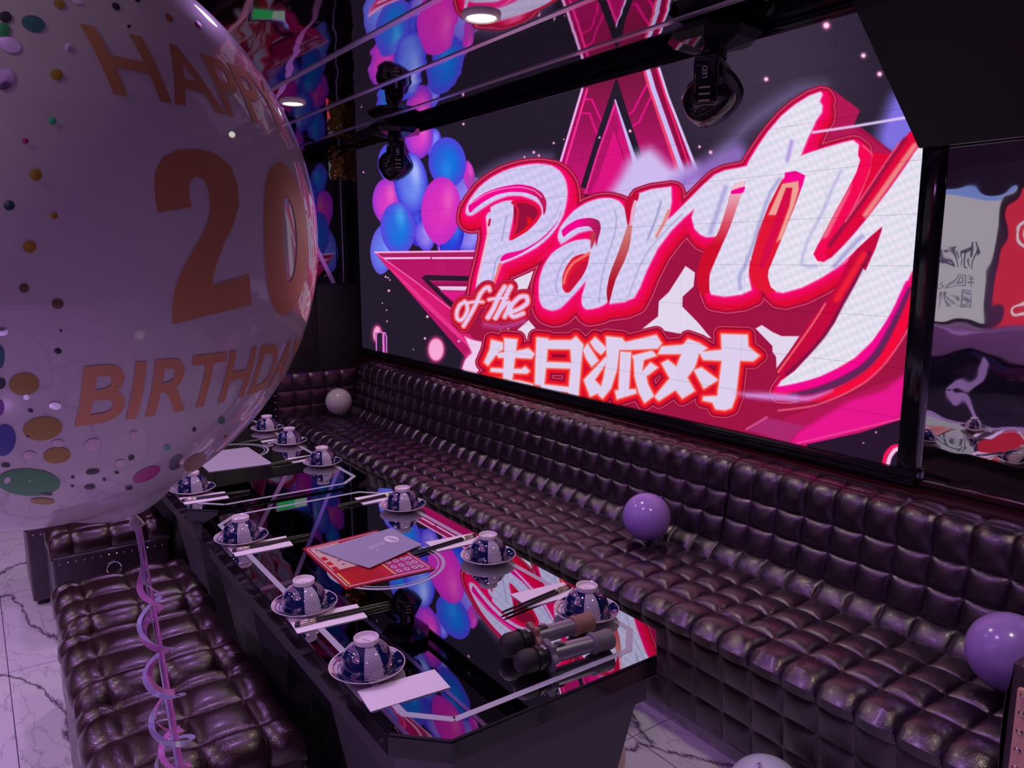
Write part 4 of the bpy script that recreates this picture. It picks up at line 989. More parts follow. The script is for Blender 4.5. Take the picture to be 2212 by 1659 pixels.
spots = [(.633, 1.437, 'nearest on the left side of the nearer table'), (.631, 1.806, 'in the middle of the left side of the nearer table'), (.639, 2.383, 'on the far left corner of the nearer table'),
         (1.193, 1.366, 'beside the two microphones'), (1.190, 1.806, 'at the middle sofa side of the nearer table'), (1.200, 2.371, 'at the far sofa-side corner of the nearer table'),
         (.639, 3.013, 'on the farther table beside the balloon knot'), (1.190, 3.100, 'nearest on the sofa side of the farther table'), (1.205, 3.555, 'second on the sofa side of the farther table'), (1.210, 3.905, 'farthest of all, on the farther table')]
B, Sx = bowl_proto(), saucer_proto()
for i, (x, y, l_) in enumerate(spots):
    b_ = B if i == 0 else copy_tree(B); s_ = Sx if i == 0 else copy_tree(Sx)
    a_ = math.atan2(-y, -x) + math.radians(12 + 7*math.sin(i*2.1))     # a white lattice panel towards the viewer
    s_.location = (x, y, TZ + .0005); b_.location = (x, y, TZ + .0092)
    base = a_ - (.18 - .5) / 3 * 2*PI
    b_.rotation_euler = (0, 0, base + .05); s_.rotation_euler = (0, 0, base + .22)
    tag(b_, 'upturned porcelain bowl ' + l_, 'bowl', 'upturned bowls on the two tables')
    tag(s_, 'saucer under the bowl ' + l_, 'saucer', 'saucers under the bowls')

def napkin(c4, label, z=TZ + .0005):
    cx = sum(p[0] for p in c4)/4; cy = sum(p[1] for p in c4)/4
    bm = bmesh.new(); nu, nv = 14, 8; G = {}
    r_ = random.Random(int(cx*1000)); ph = r_.uniform(0, 6)
    for lay in (0, 1):
        for i in range(nu+1):
            for j in range(nv+1):
                u, v = i/nu, j/nv
                x = (c4[0][0]*(1-u)+c4[1][0]*u)*(1-v) + (c4[3][0]*(1-u)+c4[2][0]*u)*v; y = (c4[0][1]*(1-u)+c4[1][1]*u)*(1-v) + (c4[3][1]*(1-u)+c4[2][1]*u)*v
                h = .0022*lay + lay*.0007*math.sin(9*u + ph)*math.sin(5*v + ph) + (.0014*lay*max(0, v - .85)*6 if lay else 0)
                if i in (0, nu) or j in (0, nv): h = .0004 + .0010*lay
                G[lay, i, j] = bm.verts.new((x - cx, y - cy, h))
    for lay in (0, 1):
        for i in range(nu):
            for j in range(nv): bm.faces.new([G[lay, i, j], G[lay, i+1, j], G[lay, i+1, j+1], G[lay, i, j+1]])
    for i in range(nu):
        for j in (0, nv): bm.faces.new([G[0, i, j], G[0, i+1, j], G[1, i+1, j], G[1, i, j]])
    for j in range(nv):
        for i in (0, nu): bm.faces.new([G[0, i, j], G[0, i, j+1], G[1, i, j+1], G[1, i, j]])
    o = finish('paper_napkin', bm, M['paper']); o.location = (cx, cy, z)
    return tag(o, label, 'napkin', 'folded paper napkins on the two tables')
NP = [([(.582, 1.375), (.754, 1.358), (.746, 1.277), (.573, 1.292)], 'folded pale pink napkin without chopsticks at the near left corner of the nearer table'),
      ([(.576, 1.780), (.749, 1.752), (.740, 1.668), (.568, 1.686)], 'folded napkin under chopsticks below the middle left bowl of the nearer table'),
      ([(.586, 2.352), (.767, 2.342), (.758, 2.249), (.587, 2.258)], 'folded napkin under chopsticks below the far left bowl of the nearer table'),
      ([(1.105, 1.572), (1.268, 1.550), (1.262, 1.468), (1.098, 1.480)], 'folded napkin under chopsticks next to the bowl by the microphones'),
      ([(1.105, 2.035), (1.270, 2.018), (1.264, 1.938), (1.098, 1.945)], 'folded napkin under chopsticks right of the menus'),
      ([(1.110, 2.585), (1.262, 2.575), (1.255, 2.490), (1.104, 2.492)], 'folded napkin under chopsticks at the far right corner of the nearer table'),
      ([(.577, 2.962), (.738, 2.946), (.730, 2.855), (.578, 2.866)], 'folded napkin under chopsticks at the left end of the farther table'),
      ([(1.100, 3.292), (1.262, 3.286), (1.256, 3.204), (1.096, 3.204)], 'folded napkin under chopsticks behind the nearest bowl of the farther table'),
      ([(1.110, 3.740), (1.266, 3.740), (1.262, 3.660), (1.106, 3.660)], 'folded napkin under chopsticks behind the second bowl of the farther table')]
for c4, l_ in NP: napkin(c4, l_)
def chopstick():
    t = empty('chopstick')
    bm = bmesh.new(); lathe(bm, [(0, 0), (.0034, .0004), (.0040, .002), (.0040, .012)], 12, Matrix.Rotation(PI/2, 4, 'Y')); lathe(bm, [(.0040, .052), (.0036, .12), (.0026, .235), (.0016, .243), (0, .243)], 12, Matrix.Rotation(PI/2, 4, 'Y')); finish('stick', bm, M['wood'], t)
    bm = bmesh.new(); lathe(bm, [(.0039, .012), (.0042, .0125), (.0042, .0515), (.0039, .052)], 12, Matrix.Rotation(PI/2, 4, 'Y')); finish('metal_sleeve', bm, M['silver_ring'], t, label='champagne metal sleeve')
    return t
CP = [((.573, 1.722), (.818, 1.700), 'below the middle left bowl of the nearer table'), ((.586, 2.300), (.830, 2.298), 'below the far left bowl of the nearer table'), ((.572, 2.905), (.812, 2.886), 'at the left end of the farther table'),
      ((1.262, 1.512), (1.020, 1.482), 'next to the bowl by the microphones'), ((1.262, 1.985), (1.020, 1.962), 'right of the menus'), ((1.262, 2.532), (1.020, 2.520), 'at the far right corner of the nearer table'),
      ((1.250, 3.245), (1.008, 3.222), 'behind the nearest bowl of the farther table'), ((1.250, 3.705), (1.008, 3.690), 'behind the second bowl of the farther table')]
CS = None
for (p, q, l_) in CP:
    d = Vector(q) - Vector(p); a_ = math.atan2(d.y, d.x); n = Vector((-d.y, d.x)).normalized()
    for s in (-1, 1):
        if CS is None: CS = c_ = chopstick()
        else: c_ = copy_tree(CS)
        pos = Vector(p) + n * s * .0058 + d.normalized() * (.004 if s > 0 else 0)
        c_.location = (pos.x, pos.y, TZ + .0072); c_.rotation_euler = (0, math.radians(.35), a_ + s*math.radians(.5))
        side = ('front one' if (n*s).y < 0 else 'back one')
        tag(c_, side + ' of the chopsticks ' + l_, 'chopstick', 'black chopsticks on the napkins')

# menus
def fuse(t, name):
    ch = [o for o in t.children]; mats_ = []; bm = bmesh.new()
    for o in ch:
        n0 = len(bm.faces); bm.from_mesh(o.data); bm.faces.ensure_lookup_table()
        mi = len(mats_); mats_.append(o.data.materials[0])
        for f in bm.faces[n0:]: f.material_index = mi
        bpy.data.objects.remove(o)
    me = bpy.data.meshes.new(name); bm.to_mesh(me); bm.free()
    for m_ in mats_: me.materials.append(m_)
    o = bpy.data.objects.new(name, me); C.objects.link(o); o.parent = t
def sheet(name, c4, z, th, mat, label, cat, bend=.0):
    cx = sum(p[0] for p in c4)/4; cy = sum(p[1] for p in c4)/4
    t = empty(name, (cx, cy, z), 0, label, cat)
    bm = bmesh.new(); n = 10; G = {}
    for lay in (0, 1):
        for i in range(n+1):
            for j in range(n+1):
                u, v = i/n, j/n
                x = (c4[0][0]*(1-u)+c4[1][0]*u)*(1-v) + (c4[3][0]*(1-u)+c4[2][0]*u)*v; y = (c4[0][1]*(1-u)+c4[1][1]*u)*(1-v) + (c4[3][1]*(1-u)+c4[2][1]*u)*v
                G[lay, i, j] = bm.verts.new((x-cx, y-cy, th*lay + bend*4*(u-.5)**2))
    for lay in (0, 1):
        for i in range(n):
            for j in range(n): bm.faces.new([G[lay, i, j], G[lay, i+1, j], G[lay, i+1, j+1], G[lay, i, j+1]])
    for i in range(n):
        for j in (0, n): bm.faces.new([G[0, i, j], G[0, i+1, j], G[1, i+1, j], G[1, i, j]]); bm.faces.new([G[0, j, i], G[0, j, i+1], G[1, j, i+1], G[1, j, i]])
    finish('sheet', bm, mat, t)
    def P(u, v, dz=0):
        x = (c4[0][0]*(1-u)+c4[1][0]*u)*(1-v) + (c4[3][0]*(1-u)+c4[2][0]*u)*v; y = (c4[0][1]*(1-u)+c4[1][1]*u)*(1-v) + (c4[3][1]*(1-u)+c4[2][1]*u)*v
        return Vector((x-cx, y-cy, th + bend*4*(u-.5)**2 + dz))
    return t, P
def patch(bm, P, u0, u1, v0, v1, dz):
    n = 6; g = [[bm.verts.new(P(u0 + (u1-u0)*i/n, v0 + (v1-v0)*j/n, dz)) for j in range(n+1)] for i in range(n+1)]
    for i in range(n):
        for j in range(n): bm.faces.new([g[i][j], g[i+1][j], g[i+1][j+1], g[i][j+1]])
def disc(bm, P, cu, cv, ru, rv, dz, n=20):
    bm.faces.new([bm.verts.new(P(cu + ru*math.cos(2*PI*k/n), cv + rv*math.sin(2*PI*k/n), dz)) for k in range(n)])
gl = dict(rough=.12)
# u runs from the left edge near the far-left corner down the left side, v runs to the right
c4 = [(.771, 2.205), (.762, 1.851), (1.027, 1.831), (1.030, 2.222)]
t, P = sheet('food_menu', c4, TZ + .0012, .0012, plain('menu_red', (.42, .02, .03), .18), 'red laminated food menu with rows of dish pictures, lying under the grey drinks card', 'menu')
mats = {k: plain('menu_' + k, c_, .18) for k, c_ in dict(border=(.75, .50, .55), cream=(.72, .50, .42), bright=(.60, .02, .03), magenta=(.50, .03, .16), gold=(.75, .45, .12), dish=(.62, .50, .52), food=(.30, .16, .10), ink=(.36, .03, .03)).items()}
def layer(name, key, fn):
    bm = bmesh.new(); fn(bm); finish(name, bm, mats[key], t, False)
layer('line_print', 'border', lambda bm: [patch(bm, P, *q, .0002) for q in ((.03, .97, .03, .045), (.03, .97, .955, .97), (.03, .045, .03, .97), (.955, .97, .03, .97))])
layer('cream_print', 'cream', lambda bm: [patch(bm, P, *q, .0002) for q in ((.06, .30, .06, .94), (.30, .62, .06, .34))])
layer('red_print', 'bright', lambda bm: [patch(bm, P, *q, .0003) for q in ((.06, .16, .42, .94), (.30, .38, .07, .13), (.42, .5, .07, .13), (.54, .62, .07, .13), (.70, .94, .09, .55))])
layer('magenta_print', 'magenta', lambda bm: [patch(bm, P, *q, .0003) for q in ((.66, .94, .60, .94),)])
layer('gold_print', 'gold', lambda bm: [patch(bm, P, *q, .0004) for q in ((.68, .94, .06, .085), (.66, .94, .565, .59), (.06, .18, .37, .395))])
layer('dish_print', 'dish', lambda bm: [disc(bm, P, u, v, .032, .03, .0005) for u in (.70, .80, .89) for v in (.65, .74, .83, .90)] + [disc(bm, P, .12, v, .035, .03, .0005) for v in (.12, .21, .30)] + [disc(bm, P, u, .22, .03, .03, .0005) for u in (.34, .44, .54)])
layer('food_print', 'food', lambda bm: [disc(bm, P, u, v, .018, .017, .0007) for u in (.70, .80, .89) for v in (.65, .74, .83, .90)] + [disc(bm, P, .12, v, .020, .018, .0007) for v in (.12, .21, .30)] + [disc(bm, P, u, .22, .018, .018, .0007) for u in (.34, .44, .54)])
layer('text_print', 'ink', lambda bm: [patch(bm, P, .73 + .028*k, .74 + .028*k, .13, .50, .0005) for k in range(7)])
fuse(t, 'printed_sheet')
c4 = [(.801, 2.150), (.868, 1.932), (1.080, 2.008), (1.070, 2.195)]
t, P = sheet('drinks_card', c4, TZ + .0050, .0012, plain('card_grey', (.33, .30, .44), .45), 'grey folded drinks card with a round white logo, lying on the red menu', 'menu card', .003)
wh = plain('card_white', (.80, .72, .80), .4)
bm = bmesh.new(); disc(bm, P, .40, .80, .15, .085, .0003, 32); finish('logo_disc', bm, wh, t, False)
flat_text('logo_lettering', 'XQDI', .017, ink, t, Matrix.Translation(P(.40, .80, .0008)) @ Matrix.Rotation(math.radians(-75), 4, 'Z'), extr=.0001)
for ch_, u, v in (('\u9152', .43, .615), ('\u6c34', .44, .53), ('\u5355', .45, .445)):
    flat_text('title_lettering', ch_, .023, wh, t, Matrix.Translation(P(u, v, .0006)) @ Matrix.Rotation(math.radians(-78), 4, 'Z'), extr=.0001)
bm = bmesh.new()
for u, v in ((.56, .50), (.60, .54), (.58, .46), (.64, .43)): disc(bm, P, u, v, .012, .006, .0004, 8)
finish('star_print', bm, wh, t, False); fuse(t, 'printed_card')
t, P = sheet('drinks_card', [(.76, 3.62), (.76, 3.26), (1.02, 3.24), (1.02, 3.60)], TZ + .0012, .0012, plain('card_pale', (.55, .50, .60), .3), 'pale paper menu lying flat on the farther table beside the big balloon', 'menu card')

# microphones
def microphone(p, q, grip, label, name_):
    d = Vector(q) - Vector(p); L = d.length; a_ = math.atan2(d.y, d.x)
    t = empty('microphone', (p[0], p[1], TZ), a_, label, 'microphone', 'microphones on the nearer table')
    zc = .0303
    R_ = Matrix.Translation((0, 0, zc)) @ Matrix.Rotation(PI/2 + math.radians(1.2), 4, 'Y')
    def part(nm, pr, mat, n=40, lb=None, par=None):
        bm = bmesh.new(); lathe(bm, pr, n, R_); return finish(nm, bm, mat, par or t, label=lb)
    part('grille', [(0, -.004), (.012, -.0015), (.020, .005), (.0245, .014), (.0255, .026), (.0245, .040), (.023, .046)], M['grille'])
    part('collar', [(.0252, .046), (.0268, .047), (.0268, .052), (.0235, .053), (.0225, .075), (.0205, .080)], M['black'])
    bd = part('body', [(.0200, .080), (.0195, .095), (.0182, .195), (.0180, .200), (0, .200)], M['gunmetal'])
    pr = []; bm = bmesh.new(); n = 40                # six-bump silicone ring that stops it rolling
    rings = []
    for x_, k in ((.074, .0), (.075, 1), (.080, 1.12), (.0875, 1), (.0885, .0)):
        rings.append([((.0205 + (k*(.0095 + .0045*math.cos(6*2*PI*i/n + PI)))) if k else .0200, 2*PI*i/n, x_) for i in range(n)])
    vr = [[bm.verts.new((r_*math.cos(th), r_*math.sin(th), x_)) for r_, th, x_ in rg] for rg in rings]
    for a1, b1 in zip(vr, vr[1:]):
        for i in range(n): bm.faces.new([a1[i], a1[(i+1) % n], b1[(i+1) % n], b1[i]])
    bmesh.ops.transform(bm, matrix=R_, verts=bm.verts[:]); finish('anti_roll_ring', bm, grip, t, label=name_ + ' silicone ring')
    part('end_sleeve', [(.0184, .190), (.0235, .192), (.0245, .200), (.0215, .205), (.0225, .222), (.0240, .236), (.0225, .246), (.014, .249), (0, .249)], grip, 12, name_ + ' silicone end sleeve')
    bm = bmesh.new(); box(bm, .098, .120, -.009, .009, zc + .0185, zc + .0196, .0004); finish('display_window', bm, plain('mic_window', (.02, .02, .03), .1), bd)
    flat_text('badge', 'XDR', .010, M['white_glaze'], bd, Matrix.Translation((.0645, -.004, zc + .0232)) @ Matrix.Rotation(-PI/2, 4, 'Z'), extr=.0004)
    return t
m, nt, b = nodes('mic_grille'); S(b, Base_Color=(.018, .012, .018, 1), Roughness=.45, Metallic=.3)
tc = nt.nodes.new('ShaderNodeTexCoord'); v = nt.nodes.new('ShaderNodeTexVoronoi'); v.inputs['Scale'].default_value = 620; nt.links.new(tc.outputs['Object'], v.inputs['Vector'])
bp = nt.nodes.new('ShaderNodeBump'); bp.inputs['Strength'].default_value = .8; bp.inputs['Distance'].default_value = .0008; nt.links.new(v.outputs[0], bp.inputs['Height']); nt.links.new(bp.outputs[0], b.inputs['Normal'])
M['grille'] = m; M['gunmetal'] = plain('mic_body', (.34, .30, .40), .34, .75)
microphone((.900, 1.312), (1.150, 1.296), plain('brown_silicone', (.26, .12, .10), .5), 'handheld microphone with brown silicone sleeve, the one closer to the bowl', 'brown')
microphone((.882, 1.232), (1.130, 1.206), plain('grey_silicone', (.15, .13, .15), .5), 'handheld microphone with grey silicone sleeve, nearer the table edge', 'grey')

# ---------------------------------------------------------------- ottomans
def ottoman(x0, y0, label, w_=.432, d_=.420):
    t = empty('ottoman', (x0 + w_/2, y0 + d_/2, 0), 0, label, 'ottoman', 'tufted leather ottomans along the tables')
    hw, hd, zt, r = w_/2, d_/2, .425, .050
    def edge(hh):      # cross-section from one skirt over the top to the other: (offset, drop)
        pts = [(-hh, -.085), (-hh - .002, -.05)]
        for k in range(5):
            a_ = PI/2 * k / 4; pts.append((-hh + r*(1-math.cos(a_))*.9, -r*(1 - math.sin(a_))*.9))
        m_ = [(-x, z) for x, z in pts[::-1]]
        return Profile(pts + m_, [0])
    ex, ey = edge(hw - .012), edge(hd - .019)
    def brk(pf, n):
        L = pf.s[-1]; a_ = .085
        first = L*.0; inner = seams(0, L, n); return inner
    bx, by = brk(ex, 4), brk(ey, 4)
    ex.br, ey.br = bx, by
    A = samples(bx); Bq = samples(by); bm = bmesh.new(); grid = []; rr = random.Random(int(y0*100))
    jit = {}
    for s_, i, u in A:
        p = ex.at(s_); n = ex.nrm(s_); row = []
        for q_, j, v in Bq:
            p2 = ey.at(q_); n2 = ey.nrm(q_)
            k = jit.setdefault((i, j), 1 + rr.uniform(-.2, .2))
            h = .017 * k * (pill(u) * pill(v)) ** .7
            z = zt - min(.085, math.hypot(p.y, p2.y))
            N = Vector((n.x, n2.x, max(.15, min(n.y, n2.y)))).normalized()
            row.append(bm.verts.new(Vector((p.x, p2.x, z)) + N*h))
        grid.append(row)
    for r0, r1 in zip(grid, grid[1:]):
        for k in range(len(r0)-1): bm.faces.new([r0[k], r0[k+1], r1[k+1], r1[k]])
    finish('tufted_top', bm, M['leather_brown'], t)
    bm = bmesh.new(); box(bm, -hw + .006, hw - .006, -hd + .006, hd - .006, .020, .352, .010, 3); finish('body', bm, M['leather_side'], t)
    bm = bmesh.new()
    for s in (-1, 1):
        for k in range(14):
            x = -hw + .03 + (w_ - .06)*k/13
            lathe(bm, [(0, .003), (.003, .0026), (.0048, 0)], 8, Matrix.Translation((x, s*(hd - .006), .322)) @ Matrix.Rotation(-s*PI/2, 4, 'X'))
    for s in (1,):
        for k in range(14):
            y = -hd + .03 + (d_ - .06)*k/13
            lathe(bm, [(0, .003), (.003, .0026), (.0048, 0)], 8, Matrix.Translation((s*(hw - .006), y, .322)) @ Matrix.Rotation(s*PI/2, 4, 'Y'))
    finish('studs', bm, M['chrome'], t)
    bm = bmesh.new(); tube(bm, [(.026*math.cos(a_), -hd - .001, .268 + .026*math.sin(a_)) for a_ in np.linspace(0, 2*PI, 29)[:-1]], .0032, 8, True); finish('ring_pull', bm, M['chrome'], t)
    for sx in (-1, 1):
        for sy in (-1, 1):
            bm = bmesh.new(); box(bm, sx*(hw - .04) - .018, sx*(hw - .04) + .018, sy*(hd - .04) - .018, sy*(hd - .04) + .018, 0, .022, .003); finish('foot', bm, M['black'], t)
    return t
ottoman(.118, 1.600, 'ottoman nearest the camera, at the bottom left')
ottoman(.122, 2.035, 'ottoman second from the camera, under the curled ribbons')
ottoman(.140, 2.466, 'ottoman third from the camera, in front of the one with the ring pull showing')
ottoman(.172, 3.330, 'ottoman with chrome ring pull and stud row showing, under the balloon knot')
ottoman(.112, 3.768, 'ottoman farthest away, mostly hidden behind another one')

# ---------------------------------------------------------------- small balloons
def rubber(name, col, sss=.3):
    m = plain(name, col, .18); b = m.node_tree.nodes['Principled BSDF']
    b.inputs['Subsurface Weight'].default_value = sss; b.inputs['Subsurface Radius'].default_value = (.03, .03, .03); b.inputs['Subsurface Scale'].default_value = 1
    return m
def small_balloon(c, r, mat, label, tilt=(0, 0), up=True):
    t = empty('party_balloon', (c[0], c[1], c[2] - r), 0, label, 'balloon', 'small loose party balloons')
    R_ = Matrix.Translation((0, 0, r)) @ Matrix.Rotation(tilt[1], 4, 'Z') @ Matrix.Rotation(tilt[0], 4, 'Y')
    pr = []
    for k in range(25):
        a_ = PI*k/24; z = math.cos(a_); rr = math.sin(a_)
        zz = z*r if z > 0 else z*r*1.06
        pr.append((rr*r*(1 - .05*max(0, -z)**2), zz))
    bm = bmesh.new(); lathe(bm, pr, 48, R_); finish('skin', bm, mat, t)
    bm = bmesh.new(); zz = -r*1.06
    lathe(bm, [(.0035, zz + .002), (.0028, zz - .003), (.0075, zz - .010), (.0085, zz - .012), (.004, zz - .010)], 16, R_); finish('knot', bm, mat, t)
    return t
lil = rubber('lilac_rubber', (.42, .24, .72)); wh_r = rubber('white_rubber', (.66, .62, .60)); pk = rubber('pink_rubber', (.70, .38, .60)); cr = rubber('cream_rubber', (.72, .50, .46)); pale = rubber('pale_blue_rubber', (.66, .66, .80))
small_balloon((2.052, 2.010, .524), .091, lil, 'purple balloon resting on the sofa seat at its middle, halfway along', (-.5, 0.4))
small_balloon((2.052, .745, .526), .098, lil, 'lilac balloon partly hidden behind the near sofa armrest', (-.6, 0))
small_balloon((2.040, 4.965, .524), .090, wh_r, 'off-white balloon on the sofa in the far corner', (-.2, .3))
small_balloon((1.600, 1.745, .093), .088, pk, 'pink balloon on the floor between the nearer table and the sofa', (.3, .5))
small_balloon((1.335, 1.500, .100), .100, cr, 'cream pink balloon on the floor against the table pedestal', (1.0, .5))
small_balloon((1.586, 1.094, .106), .106, pale, 'pale blue-white balloon on the floor at the bottom edge', (PI*.9, 0))

# ---------------------------------------------------------------- big birthday balloon
BC, BR = Vector((.0405, .7987, 1.5204)), .2531
bb = empty('birthday_balloon', tuple(BC + Vector((0, 0, -BR))), 0, 'huge white translucent birthday balloon with rose-gold lettering and confetti dots at the left', 'balloon')
OFF = Vector(bb.location)
m = bpy.data.materials.new('balloon_film'); m.use_nodes = True; nt = m.node_tree; b = nt.nodes['Principled BSDF']
S(b, Base_Color=(.62, .56, .59, 1), Roughness=.45, Coat_Weight=1.0, Coat_Roughness=.025, Coat_IOR=1.9)
tr = nt.nodes.new('ShaderNodeBsdfTranslucent'); tr.inputs[0].default_value = (.60, .54, .60, 1)
mx = nt.nodes.new('ShaderNodeMixShader'); mx.inputs[0].default_value = .25; out = nt.nodes['Material Output']
nt.links.new(b.outputs[0], mx.inputs[1]); nt.links.new(tr.outputs[0], mx.inputs[2])
tp = nt.nodes.new('ShaderNodeBsdfTransparent'); mx2 = nt.nodes.new('ShaderNodeMixShader'); mx2.inputs[0].default_value = .06
nt.links.new(mx.outputs[0], mx2.inputs[1]); nt.links.new(tp.outputs[0], mx2.inputs[2]); nt.links.new(mx2.outputs[0], out.inputs[0])
kd = EYE + sight(285, 1108) * .755           # knot, hanging off-centre towards the tables
KN = Vector(kd)
axis = (KN - BC).normalized()
def skin(d):
    """radius of the skin in unit direction d, drawn out towards the knot"""
    c_ = max(-1., min(1., d.dot(axis)))
    k = max(0, (c_ - .94) / .06)
    return BR * (1 + .0*c_) + ((KN - BC).length - BR) * k**2.6
bm = bmesh.new(); nU, nV = 96, 128
ax2 = axis.orthogonal().normalized(); ax3 = axis.cross(ax2)
rings = []
for i in range(nU+1):
    a_ = PI * (i/nU)**1.0 if i else 0
    if i == 0 or i == nU:
        d = axis if i == 0 else -axis; rings.append([bm.verts.new(BC + d*skin(d) - OFF)])
    else:
        rings.append([])
        for j in range(nV):
            th = 2*PI*j/nV; d = axis*math.cos(a_) + (ax2*math.cos(th) + ax3*math.sin(th))*math.sin(a_)
            rings[-1].append(bm.verts.new(BC + d*skin(d) - OFF))
for a1, b1 in zip(rings, rings[1:]):
    for j in range(nV):
        k = (j+1) % nV
        if len(a1) == 1: bm.faces.new([a1[0], b1[j], b1[k]])
        elif len(b1) == 1: bm.faces.new([a1[j], a1[k], b1[0]])
        else: bm.faces.new([a1[j], a1[k], b1[k], b1[j]])
finish('film', bm, m, bb)
bm = bmesh.new(); lathe(bm, [(.008, -.008), (.0045, -.001), (.0035, .004), (.0060, .010), (.0072, .015), (.0030, .013)], 20, Matrix.Translation(KN - OFF) @ axis.to_track_quat('Z', 'Y').to_matrix().to_4x4())
finish('neck', bm, m, bb)
# lettering: flat text laid onto the sphere
nrm = Vector(EYE) - BC; nrm.z = 0; nrm.normalize()
cam_r = Vector(RT)
PHI = math.radians(65)
nT = (nrm*math.cos(PHI) + cam_r*math.sin(PHI)).normalized(); tT = Vector((0, 0, 1)).cross(nT).normalized()
if tT.dot(cam_r) < 0: tT = -tT
zT = Vector((0, 0, 1))
gold = plain('rose_gold_print', (.62, .27, .13), .36, .2)
def on_ball(name, body, u0, u1, v0, v1, off, mat, shear=0.):
    cu = bpy.data.curves.new(name, 'FONT'); cu.body = body; cu.size = 1; cu.offset = off; cu.resolution_u = 8
    ob = bpy.data.objects.new(name, cu); C.objects.link(ob)
    dg = bpy.context.evaluated_depsgraph_get(); me = bpy.data.meshes.new_from_object(ob.evaluated_get(dg))
    bpy.data.objects.remove(ob); bpy.data.curves.remove(cu)
    bm = bmesh.new(); bm.from_mesh(me); bpy.data.meshes.remove(me)
    xs = [v.co.x for v in bm.verts]; ys = [v.co.y for v in bm.verts]; xa, xb, ya, yb = min(xs), max(xs), min(ys), max(ys)
    for v in bm.verts:
        v.co.x = (u0 + (u1-u0)*(v.co.x-xa)/(xb-xa)) * BR; v.co.y = (v0 + (v1-v0)*(v.co.y-ya)/(yb-ya)) * BR; v.co.z = 0
    for ax, lo, hi in ((0, u0, u1), (1, v0, v1)):
        n = int((hi-lo)*BR/.006) + 2
        for k in range(1, n):
            co = Vector((0, 0, 0)); co[ax] = (lo + (hi-lo)*k/n)*BR; no = Vector((0, 0, 0)); no[ax] = 1
            bmesh.ops.bisect_plane(bm, geom=bm.verts[:] + bm.edges[:] + bm.faces[:], plane_co=co, plane_no=no)
    for v in bm.verts:
        u, w_ = v.co.x + shear*BR*(v1 - v.co.y/BR)/(v1 - v0), v.co.y; h = math.sqrt(max(1e-6, BR*BR - u*u - w_*w_))
        d = (tT*u + zT*w_ + nT*h).normalized(); v.co = BC + d*(skin(d) + .0007) - OFF
    return finish(name, bm, mat, bb)
on_ball('lettering', 'HAPPY', -.41, .28, .325, .50, .02, gold)
on_ball('lettering', '0', -.025, .275, -.262, .215, .040, gold)
on_ball('lettering', 'BIRTHDAY', -.51, .41, -.52, -.352, .02, gold, .028)
def hit(x, y):
    d = Vector(sight(x, y)).normalized(); o3 = Vector(EYE) - BC
    bq = o3.dot(d); disc_ = bq*bq - (o3.dot(o3) - BR*BR)
    if disc_ < 0: return None
    return (Vector(EYE) + d*(-bq - math.sqrt(disc_)) - BC).normalized()
# the big figure 2, with its flat-cut hook and foot: outline in the text plane of the balloon
TWO = [(1005,1360),(990,1270),(983,1180),(990,1095),(1040,1005),(1130,962),(1240,950),(1370,980),(1470,1060),(1515,1180),(1525,1310),(1490,1440),(1430,1560),(1385,1680),(1360,1770),(1355,1824),(1590,1754),(1598,1850),(1605,1949),(1350,2010),(1100,2074),(1098,1960),(1112,1860),(1150,1750),(1205,1640),(1270,1540),(1320,1435),(1340,1330),(1330,1220),(1300,1150),(1250,1130),(1212,1165),(1205,1240),(1225,1325)]
bm = bmesh.new(); pv = []
for x, y in TWO:
    d = hit(x / 2.962, y / 2.962); pv.append(bm.verts.new((d.dot(tT)*BR, d.z*BR, 0)))
f2 = bm.faces.new(pv); bmesh.ops.triangulate(bm, faces=[f2])
for ax, lo, hi in ((0, -.55, .1), (1, -.4, .35)):
    n = int((hi-lo)*BR/.006) + 2
    for k in range(1, n):
        co = Vector((0, 0, 0)); co[ax] = (lo + (hi-lo)*k/n)*BR; no = Vector((0, 0, 0)); no[ax] = 1
        bmesh.ops.bisect_plane(bm, geom=bm.verts[:] + bm.edges[:] + bm.faces[:], plane_co=co, plane_no=no)
for v in bm.verts:
    u, w_ = v.co.x, v.co.y; d = (tT*u + zT*w_ + nT*math.sqrt(max(1e-6, BR*BR - u*u - w_*w_))).normalized(); v.co = BC + d*(skin(d) + .0007) - OFF
finish('lettering', bm, gold, bb)
